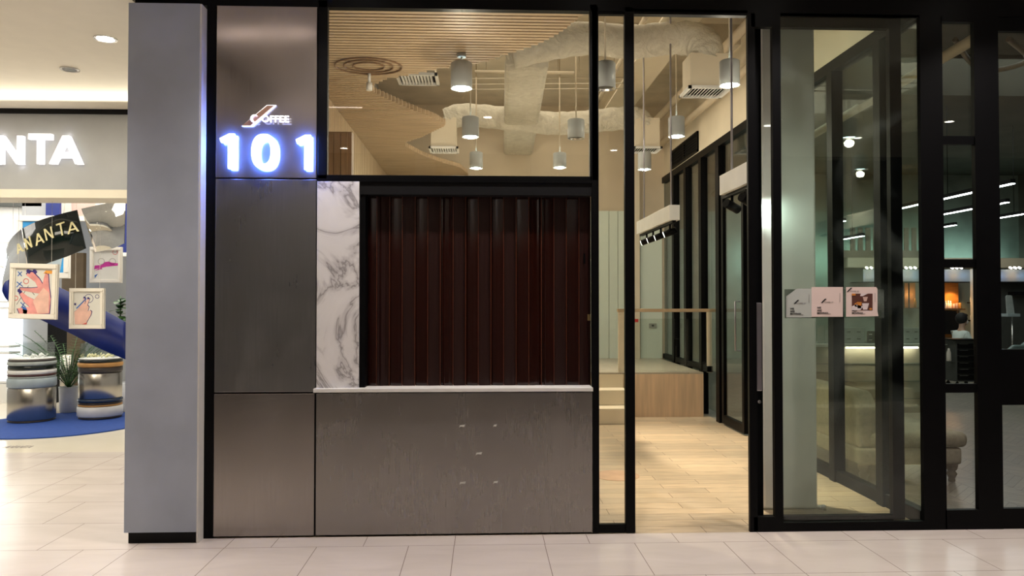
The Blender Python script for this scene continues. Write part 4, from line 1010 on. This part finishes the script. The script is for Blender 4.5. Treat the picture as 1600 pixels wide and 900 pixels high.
for k in range(30):
    an = q.uniform(0, 2*PI); z = q.uniform(-.35, .32); b = Vector((c.x, c.y, t.z+z)); blade(mb, b, (math.cos(an), math.sin(an), q.uniform(.1, .9)), q.uniform(.16, .30), .05, .9, 5)
mb.tube([t, t+Vector((0, 0, .35))], .01, 6); mb.build('leaves', 'leaf2', pb)
c = at(104, 600, 6.6); tag(MB().lathe([(.09, 0), (.09, max(.5, c.z+.45))], (c.x, 6.6, 0), 28).build('steel_bollard', 'drum'), 'slim steel cylinder behind the palm', 'cylinder')

# ================================================================== SALON
SB = 14.0
S(MB().box(PW+.12, 14, SB, SB+.15, 0, 5).build('wall_salon_back', 'conc'))
S(MB().box(PW, 14, .25, 16, 4.9, 5.1).build('ceiling', 'concd'))
# canopies and shelf alcove at d about 17
YC = 11.6
o = thing('salon_beam', 'long pale beam above the salon display wall', 'beam', (fx(1480, YC), YC, fz(418, 1480, YC)))
MB().box(fx(1325, YC), fx(1760, YC), YC, YC+.3, fz(418, 1480, YC), fz(403, 1480, YC)).build('beam', 'cream', o)
MB().box(fx(1325, YC), fx(1760, YC), YC+.3, YC+.34, 0, fz(418, 1480, YC)).build('display_wall', 'conc', o)
for k, (p0, p1) in enumerate(((1349, 1376), (1408, 1440), (1472, 1520), (1563, 1612))):
    pm_ = (p0+p1)/2; lab = ('small lit canopy board behind the coffee cup poster', 'lit canopy board seen right of the sliding door', 'lit canopy board above the amber shelves', 'lit canopy board at the right edge of the photo')[k]
    o = thing('lit_canopy', lab, 'canopy', at(pm_, 437, YC-.3), 'lit canopies in the salon')
    za, zb_ = fz(440, pm_, YC-.3), fz(421, pm_, YC-.3)
    MB().box(fx(p0, YC-.3), fx(p1, YC-.3), YC-.3, YC-.27, za, zb_).build('board', 'board', o)
    MB().box(fx(p0, YC-.3), fx(p1, YC-.3), YC-.3, YC+.3, za-.02, za).build('ledge', 'blackmatt', o)
    for j in (-1, 0, 1):
        c = at(pm_+j*7, 419, YC-.45); MB().tube([c, c+Vector((0, .06, .02))], .022, 10).build('lamp', 'trackon', o)
        colr = ((.35, .55, 1), (1, .55, .2), (.35, .6, 1))[j+1]
        light('canopy_spot', 'POINT', at(pm_+j*p1*0+j*(p1-p0)*.3, 431, YC-.42), .45, colr, size=.03)
# amber alcove
al = thing('amber_shelf_cabinet', 'amber lit wooden shelf alcove behind the seated person', 'shelves', at(1495, 520, YC-.1))
xx0, xx1 = fx(1472, YC), fx(1506, YC)
MB().box(xx0, xx1, YC+.2, YC+.24, fz(528, 1490, YC), fz(441, 1490, YC)).build('back_board', 'amber', al)
MB().box(xx0, xx1, YC-.05, YC+.2, fz(484.5, 1490, YC), fz(482, 1490, YC)).build('shelf', 'wooddark', al)
MB().box(xx0, fx(1496, YC), YC-.05, YC+.2, fz(522, 1490, YC), fz(486, 1490, YC)).build('lower_cabinet', 'blackmatt', al)
MB().bar(at(1494, 486, YC-.03), at(1505, 503, YC-.03), .04, .05).build('brace', 'wooddark', al)
light('alcove_light', 'SPOT', at(1493, 446, YC-.0), 22, (1, .52, .16), size=.03, angle=110, blend=.6)
light('alcove_light', 'POINT', at(1485, 470, YC-.02), 2.0, (1, .6, .25), size=.03)
for k, px in enumerate((1477.5, 1481.5, 1485.5)):
    c = at(px, 482, YC+.05); o = thing('toiletry_bottle', ('leftmost', 'middle', 'rightmost')[k]+' of the three pale bottles on the amber shelf', 'bottle', c, 'bottles on the amber shelf')
    MB().lathe([(.022, 0), (.024, .01), (.024, .11), (.010, .135), (.010, .145)], c, 14).build('bottle_body', 'bottle', o); MB().lathe([(.013, .145), (.013, .175)], c, 10).build('cap', 'white', o)
for k, (px, h_) in enumerate(((1491, .10), (1495, .11), (1500, .12))):
    c = at(px, 482, YC+.05); tag(MB().lathe([(.026, 0), (.030, .02), (.030, h_), (.024, h_+.01)], c, 14).build('storage_jar', 'peach' if k < 2 else 'orange'), ('peach jar nearest the bottles on the amber shelf', 'second peach jar on the amber shelf', 'orange jar at the right end of the amber shelf')[k], 'jar')
pbox_(1520.5, 1526.5, 420, 535, YC-.4, .1, 'cream', 'slim_pale_post', 'slim pale post at the right of the amber shelves', 'post')
for k, py in enumerate((472, 500)):
    o = tag(MB().box(fx(1515, YC), fx(1521, YC), YC-.2, YC+.1, fz(py+2, 1518, YC), fz(py, 1518, YC)).build('small_shelf', 'blackmatt'), ('upper' if k == 0 else 'lower')+' small black wall shelf beside the pale post', 'shelf')
    c = at(1518, py, YC-.1); tag(MB().lathe([(.03, 0), (.03, .1), (.012, .13), (.012, .16)], c, 12).build('spray_bottle', 'white'), 'white bottle on the '+('upper' if k == 0 else 'lower')+' small black shelf', 'bottle')
# window with candles seen at 1410-1437
o = thing('shelf_window', 'small lit niche with bottles right of the sliding door', 'niche', at(1424, 480, YC-.05))
MB().box(fx(1411, YC), fx(1438, YC), YC+.2, YC+.22, fz(482, 1424, YC), fz(440, 1424, YC)).build('back_board', 'amber', o)
MB().box(fx(1411, YC), fx(1438, YC), YC-.02, YC+.2, fz(482, 1424, YC), fz(480.5, 1424, YC)).build('shelf', 'wooddark', o)
for a in (1411, 1419, 1437): MB().box(fx(a, YC), fx(a+1.5, YC), YC-.02, YC, fz(482, 1424, YC), fz(440, 1424, YC)).build('mullion', 'blackmatt', o)
light('niche_light', 'POINT', at(1425, 460, YC+.08), 1.4, (1, .6, .3), size=.03)
c = at(1430, 480, YC+.08); tag(MB().lathe([(.03, 0), (.03, .14), (.014, .17), (.014, .2)], c, 12).build('amber_bottle', 'orangep'), 'orange bottle standing in the small lit niche', 'bottle')

# reception desk
YD = 5.4
ds = thing('reception_desk', 'long low reception desk with glowing strip under its top', 'desk', (5.3, YD+.3, 0))
zt = fz(538, 1340, YD)
xd0, xd1 = fx(1270, YD), fx(1462, YD)
MB().box(xd0, xd1, YD, YD+.7, zt-.035, zt).build('worktop', 'white', ds)
MB().box(xd0+.03, xd1-.03, YD+.06, YD+.6, 0, zt-.035).build('body', 'sofaleg', ds)
for z in (.2, .45, .7): MB().box(xd0+.03, xd1-.03, YD+.05, YD+.06, z, z+.012).build('groove_strip', 'darkgrey', ds)
MB().box(fx(1323, YD), xd1-.25, YD+.02, YD+.05, zt-.06, zt-.04).build('light_strip', 'trackon', ds)
light('desk_glow', 'AREA', ((xd0+xd1)/2, YD-.02, zt-.08), 3, WARM, rot=(R(30), 0, 0), sx=1.2, sy=.05)
for k, (p0, p1, py, m) in enumerate(((1277, 1287, 508, 'screen'), (1289, 1303, 515, 'screen'), (1319, 1350, 512, 'screen'), (1354, 1380, 517, 'glossblack'), (1412, 1438, 512, 'screen'))):
    o = thing('laptop', ('grey laptop at the left end of the reception desk', 'second grey laptop from the left end of the desk', 'grey laptop below the pink posters', 'black laptop below the coffee cup poster', 'grey laptop at the right end of the desk')[k], 'laptop', at((p0+p1)/2, 538, YD+.3), 'laptops on the reception desk')
    x0, x1 = fx(p0, YD+.25), fx(p1, YD+.25); z1_ = fz(py, p0, YD+.25)
    MB().box(x0, x1, YD+.25, YD+.262, zt+.012, z1_).build('lid', m, o, bevel=.004); MB().box(x0, x1, YD+.262, YD+.45, zt, zt+.015).build('base', m, o)
    for a, b in ((.12, .3), (.62, .8)):
        for t_ in (.25, .7): MB().box(x0+(x1-x0)*a, x0+(x1-x0)*b, YD+.246, YD+.25, zt+(z1_-zt)*t_, zt+(z1_-zt)*(t_+.06)).build('mark', 'darkgrey' if m == 'screen' else 'white', o) if p1-p0 > 20 else None

# sofa with its back to the partition
sx0, sx1 = PW+.14, fx(1502, 1.35); sy0, sy1 = 1.32, 2.95
sf = thing('tufted_sofa', 'cream upholstered sofa with turned legs against the partition', 'sofa', ((sx0+sx1)/2, (sy0+sy1)/2, 0))
def rbox(x0, x1, y0, y1, z0, z1, name, m='sofa', bev=.05):
    o = MB().box(x0, x1, y0, y1, z0, z1).build(name, m, sf); b = o.modifiers.new('bevel', 'BEVEL'); b.width = bev; b.segments = 4
    for f in o.data.polygons: f.use_smooth = True
    return o
rbox(sx0, sx1-.02, sy0, sy1, .16, .31, 'base', bev=.03); rbox(sx0+.1, sx1+.03, sy0-.02, sy1, .31, .445, 'seat_cushion', bev=.055)
mb = MB(); P = []
for i in range(13):
    t = i/12; y = sy0+.02+(sy1-sy0)*t; P.append((y, .80 if .08 < t else .80-.15*(1-t/.08)**2))
prof = [(y, .3) for y in (sy0+.02,)]+P+[(P[-1][0], .3)]
mb.prism(prof, (sx0, 0, 0), (0, 1, 0), (0, 0, 1), (1, 0, 0), .2); bk = mb.build('backrest', 'sofa', sf, smooth=False); b = bk.modifiers.new('bevel', 'BEVEL'); b.width = .05; b.segments = 4
for x in (sx0+.07, sx1-.08):
    for y in (sy0+.07, sy1-.1): MB().lathe([(.022, 0), (.03, .01), (.026, .03), (.035, .05), (.045, .07), (.03, .095), (.045, .115), (.05, .14), (.05, .162)], (x, y, 0), 18).build('leg', 'sofaleg', sf)

# trolley
YT2 = 8.7
c0 = at(1508, 599, YT2); tx0, tx1 = fx(1490, YT2), fx(1530, YT2); zt2 = fz(530, 1508, YT2)
tr = thing('salon_trolley', 'black drawer trolley in front of the seated person', 'trolley', ((tx0+tx1)/2, YT2+.2, 0))
MB().box(tx0+.05, tx1, YT2+.02, YT2+.38, .09, zt2-.02).build('body', 'darkgrey', tr)
MB().box(tx0-.02, tx1+.02, YT2-.02, YT2+.40, zt2-.02, zt2).build('top_tray', 'black', tr)
for k in range(6):
    z = .12+k*(zt2-.18)/6; d_ = MB().box(tx0+.07, tx1-.02, YT2, YT2+.02, z, z+(zt2-.18)/6-.02).build('drawer', 'black', tr)
    MB().box(tx0+.09, tx0+.26, YT2-.015, YT2, z+(zt2-.18)/6-.035, z+(zt2-.18)/6-.028).build('handle', 'reflector', d_)
for x in (tx0+.09, tx1-.05):
    for y in (YT2+.06, YT2+.34): MB().tube([(x-.012, y, .04), (x+.012, y, .04)], .04, 14).build('caster', 'blackmatt', tr); MB().box(x-.008, x+.008, y-.01, y+.01, .04, .09).build('caster_stem', 'blackmatt', tr)
c = at(1495, 565, YT2-.05); tag(MB().lathe([(.04, 0), (.042, .01), (.04, .16), (.022, .21), (.018, .24)], (tx0-.03, YT2+.12, zt2-.42), 16).build('spray_can', 'bottle'), 'pale spray bottle hanging at the side of the black trolley', 'bottle')
MB().box(tx0-.08, tx0+.05, YT2+.06, YT2+.18, zt2-.43, zt2-.42).build('side_tray', 'darkgrey', tr)
# side table left of trolley
o = thing('salon_side_table', 'grey round table partly behind the black window post', 'table', (fx(1471, 9.2), 9.2, 0))
c = at(1471, 537, 9.2); MB().lathe([(.22, c.z-.02), (.22, c.z)], (c.x, 9.2, 0), 28).build('table_top', 'screen', o); MB().tube([(c.x, 9.2, .02), (c.x, 9.2, c.z-.02)], .025, 12).build('pedestal', 'reflector', o); MB().lathe([(.16, 0), (.16, .02)], (c.x, 9.2, 0), 24).build('foot', 'blackmatt', o)

# seated person behind the trolley
def skin(name, verts, edges, radii, m, parent, off, sub=2):
    me = bpy.data.meshes.new(name); me.from_pydata([Vector(v) for v in verts], edges, []); o = bpy.data.objects.new(name, me); COL.objects.link(o)
    o.parent = parent; o.location = off
    md = o.modifiers.new('skin', 'SKIN'); 
    for i, r_ in enumerate(radii): me.skin_vertices[0].data[i].radius = (r_, r_) if not isinstance(r_, tuple) else r_
    me.skin_vertices[0].data[0].use_root = True
    s2 = o.modifiers.new('sub', 'SUBSURF'); s2.levels = sub; s2.render_levels = sub
    me.materials.append(K[m]); return o
pc = at(1501, 528, 9.75)
ps = thing('person', 'seated person with short black hair, white top and white face mask', 'person', (pc.x, 9.75, 0))
# local coordinates, facing +X (to the right)
V = [(0, 0, .52), (0, 0, .72), (.01, 0, .93), (.02, 0, 1.02), (.03, 0, 1.10), (.04, 0, 1.20), (.0, -.17, .95), (.10, -.20, .72), (.30, -.14, .74), (0, .17, .95), (.10, .20, .72), (.30, .14, .74),
     (.08, -.10, .50), (.45, -.11, .52), (.47, -.11, .10), (.58, -.11, .05), (.08, .10, .50), (.45, .11, .52), (.47, .11, .10), (.58, .11, .05), (.37, -.13, .75), (.37, .13, .75)]
E = [(0, 1), (1, 2), (2, 3), (3, 4), (4, 5), (2, 6), (6, 7), (7, 8), (2, 9), (9, 10), (10, 11), (0, 12), (12, 13), (13, 14), (14, 15), (0, 16), (16, 17), (17, 18), (18, 19), (8, 20), (11, 21)]
rad = [(.13, .15), (.13, .15), (.11, .14), .06, .055, .08, .055, .042, .03, .055, .042, .03, .09, .07, .05, .04, .09, .07, .05, .04, .025, .025]
skin('body', V, E, rad, 'skin', ps, (0, 0, 0))
sv = [(0, 0, .50), (0, 0, .72), (.0, 0, .93), (.01, 0, 1.01), (.0, -.17, .95), (.08, -.205, .76), (.0, .17, .95), (.08, .205, .76)]
skin('shirt', sv, [(0, 1), (1, 2), (2, 3), (2, 4), (4, 5), (2, 6), (6, 7)], [(.16, .18), (.155, .18), (.13, .165), .072, .075, .062, .075, .062], 'shirt', ps, (0, 0, 0))
skin('trousers', [(0, 0, .54), (.08, -.10, .50), (.45, -.11, .52), (.47, -.11, .13), (.08, .10, .50), (.45, .11, .52), (.47, .11, .13)], [(0, 1), (1, 2), (2, 3), (0, 4), (4, 5), (5, 6)], [(.16, .17), .105, .085, .06, .105, .085, .06], 'trouser', ps, (0, 0, 0))
P0 = Vector((pc.x, 9.75, 0))
def onp(mb, name, m, sm=True): return mb.build(name, m, ps, smooth=sm)
hc = P0+Vector((.045, 0, 1.235))
mb = MB(); mb.ball(hc, .1, (.92, .78, 1.12)); mb.ball(hc+Vector((.085, 0, -.02)), .02, (1, .7, 1), 6); mb.ball(hc+Vector((.055, 0, -.09)), .035, (1, .9, .8), 8); mb.ball(hc+Vector((0, -.078, -.01)), .022, (.7, .4, 1.3), 6); mb.ball(hc+Vector((0, .078, -.01)), .022, (.7, .4, 1.3), 6); onp(mb, 'head', 'skin')
mb = MB(); mb.ball(hc+Vector((-.026, 0, .022)), .114, (.98, .88, 1.06)); mb.ball(hc+Vector((.04, 0, .085)), .06, (1, 1.1, .6), 8); onp(mb, 'hair', 'hair')
mb = MB(); mb.ball(hc+Vector((.062, 0, -.045)), .047, (1.0, 1.15, 1.05), 8); onp(mb, 'face_mask', 'mask')
for sy in (-1, 1):
    mb = MB(); mb.ball(hc+Vector((.083, sy*.03, .022)), .009, (.6, 1, .6), 5); onp(mb, 'eye', 'print')
    # hand: palm, four fingers and a thumb resting in the lap
    b = P0+Vector((.38, sy*.13, .75)); mb = MB(); mb.ball(b+Vector((.04, 0, 0)), .04, (1.1, .95, .38), 8)
    for k, (dy, L) in enumerate(((-.028, .062), (-.009, .07), (.010, .066), (.028, .05))): mb.tube([b+Vector((.06, dy, 0)), b+Vector((.06+L*.55, dy*1.1, -.004)), b+Vector((.06+L*.95, dy*1.15, -.022))], [.0095, .009, .007], 8)
    mb.tube([b+Vector((.02, -sy*.032, 0)), b+Vector((.05, -sy*.055, -.004)), b+Vector((.075, -sy*.058, -.01))], [.011, .010, .008], 8); onp(mb, 'hand', 'skin')
stl = thing('salon_stool', 'dark stool under the seated person', 'stool', (pc.x, 9.75, 0))
MB().lathe([(.17, .32), (.19, .335), (.19, .36), (.17, .37)], P0, 28).build('seat', 'trouser', stl); MB().tube([P0+Vector((0, 0, .04)), P0+Vector((0, 0, .32))], .025, 12).build('post', 'reflector', stl)
for k in range(5): a = k*2*PI/5; MB().tube([P0+Vector((0, 0, .06)), P0+Vector((.24*math.cos(a), .24*math.sin(a), .03))], .016, 8).build('leg', 'reflector', stl)

# styling chairs, mirror stand and table in the last window
def styling_chair(px, py, Y, label):
    c = at(px, py, Y); s = .5
    o = thing('styling_chair', label, 'chair', (c.x, Y, 0), 'styling chairs at the right edge')
    MB().box(c.x-.25, c.x+.25, Y-.22, Y+.25, .42, .54).build('seat', 'seatteal', o, bevel=.04)
    mb = MB(); mb.prism([(-.28, .52), (.28, .52), (.26, .78), (.16, .86), (-.16, .86), (-.26, .78)], (c.x, Y-.30, 0), (1, 0, 0), (0, 0, 1), (0, 1, 0), .08); mb.build('backrest', 'seatteal', o, bevel=.03)
    for sx_ in (-1, 1): MB().box(c.x+sx_*.29-.035, c.x+sx_*.29+.035, Y-.22, Y+.22, .54, .68).build('armrest', 'seatteal', o, bevel=.02)
    MB().tube([(c.x, Y, .03), (c.x, Y, .42)], .03, 12).build('pedestal', 'reflector', o); MB().lathe([(.26, 0), (.26, .03)], (c.x, Y, 0), 28).build('foot', 'reflector', o)
styling_chair(1580, 540, 7.6, 'nearer grey teal styling chair at the right edge')
styling_chair(1600, 528, 8.9, 'further grey teal styling chair at the right edge')
c = at(1577, 490, 10.0); o = thing('standing_mirror', 'small upright arched mirror on a dark stand', 'mirror', (c.x, 10, 0))
mb = MB(); mb.prism([(-.06, 0), (.10, 0), (.05, .36), (.02, .38), (-.05, .38), (-.08, .35)], (c.x, 9.98, c.z), (1, 0, 0), (0, 0, 1), (0, 1, 0), .02); mb.build('mirror_plate', 'screen', o)
MB().box(c.x-.10, c.x+.16, 9.9, 10.1, c.z-.06, c.z-.0).build('tray', 'paleblue', o); MB().tube([(c.x+.06, 10, .02), (c.x+.06, 10, c.z-.06)], .015, 8).build('pole', 'reflector', o); MB().lathe([(.2, 0), (.2, .02)], (c.x+.06, 10, 0), 20).build('foot', 'blackmatt', o)
o = tag(MB().box(fx(1574, YC), fx(1640, YC), YC-.2, YC+.3, fz(461, 1590, YC), fz(456, 1590, YC)).build('wall_shelf', 'blackmatt'), 'black wall shelf at the right edge', 'shelf')
S(MB().box(fx(1563, YC-.05), fx(1720, YC-.05), YC-.02, YC+.0, 0, fz(441, 1590, YC)).build('wall_salon_panel', 'darkgrey'))

# linear salon lamps
def linear(X, z, d0, d1, label):
    o = thing('linear_lamp', label, 'ceiling lamp', (X, (d0+d1)/2-D0, z), 'long bright linear lamps in the salon')
    MB().box(X-.035, X+.035, d0-D0, d1-D0, z+.012, z+.07).build('housing', 'blackmatt', o); MB().box(X-.028, X+.028, d0-D0, d1-D0, z, z+.012).build('tube', 'lineon', o)
    for y in (d0-D0+.45, d1-D0-.15): MB().tube([(X, y, z+.07), (X, y, 4.9)], .006, 6).build('suspension_wire', 'blackmatt', o)
linear(7.22, 3.2, 10.0, 11.6, 'nearest linear lamp of the uppermost line'); linear(7.22, 3.2, 11.75, 13.05, 'second linear lamp of the uppermost line'); linear(7.22, 3.2, 14.8, 15.4, 'far linear lamp seen through the green pane')
linear(8.5, 3.2, 11.9, 14.0, 'linear lamp of the middle line in the salon windows'); linear(9.94, 3.2, 13.3, 14.6, 'linear lamp of the lowest line, nearer'); linear(9.94, 3.2, 15.5, 16.4, 'linear lamp of the lowest line, with a dark end')
linear(7.7, 2.92, 15.0, 16.4, 'low linear lamp above the pink posters')
# ceiling duct & beams in salon
tag(MB().box(PW+.12, 14, 4.6, 5.1, 4.35, 4.9).build('salon_ceiling_beam', 'concd'), 'broad beam crossing the salon ceiling', 'beam')
tag(MB().tube([(5.0, .4, 4.35), (6.0, 15, 4.35)], .06, 12).build('salon_ceiling_pipe', 'cream'), 'pale pipe slanting along the salon ceiling', 'pipe')
tag(MB().tube(wob([(5.4, 3.2, 4.6), (5.9, 3.5, 4.35), (6.1, 3.0, 4.3), (5.6, 2.6, 4.4)], 6), .03, 10).build('curled_hose', 'sofaleg'), 'curled flexible hose under the salon ceiling', 'hose')
# balustrade-like slatted screen at mid height
o = thing('upper_screen', 'dim slatted screen above the salon display wall', 'screen', (fx(1400, YC), YC, 2.6))
for k in range(10):
    p0 = 1330+k*12; MB().box(fx(p0, YC+.1), fx(p0+7, YC+.1), YC+.1, YC+.14, fz(392, 1400, YC), fz(355, 1400, YC)).build('slat', 'sofaleg', o)
MB().box(fx(1300, YC), fx(1462, YC), YC+.05, YC+.2, fz(403, 1400, YC), fz(391, 1400, YC)).build('rail', 'sofaleg', o)
# salon lighting: lit back wall, floor sheen
light('salon_wall_wash', 'AREA', (10, SB-.6, 2.75), 34, TEAL, rot=(R(75), 0, 0), sx=7, sy=.15)
light('salon_floor_light', 'SPOT', (5.2, 3.2, 4.0), 35, (1, .95, .82), size=.2, angle=100, blend=1)
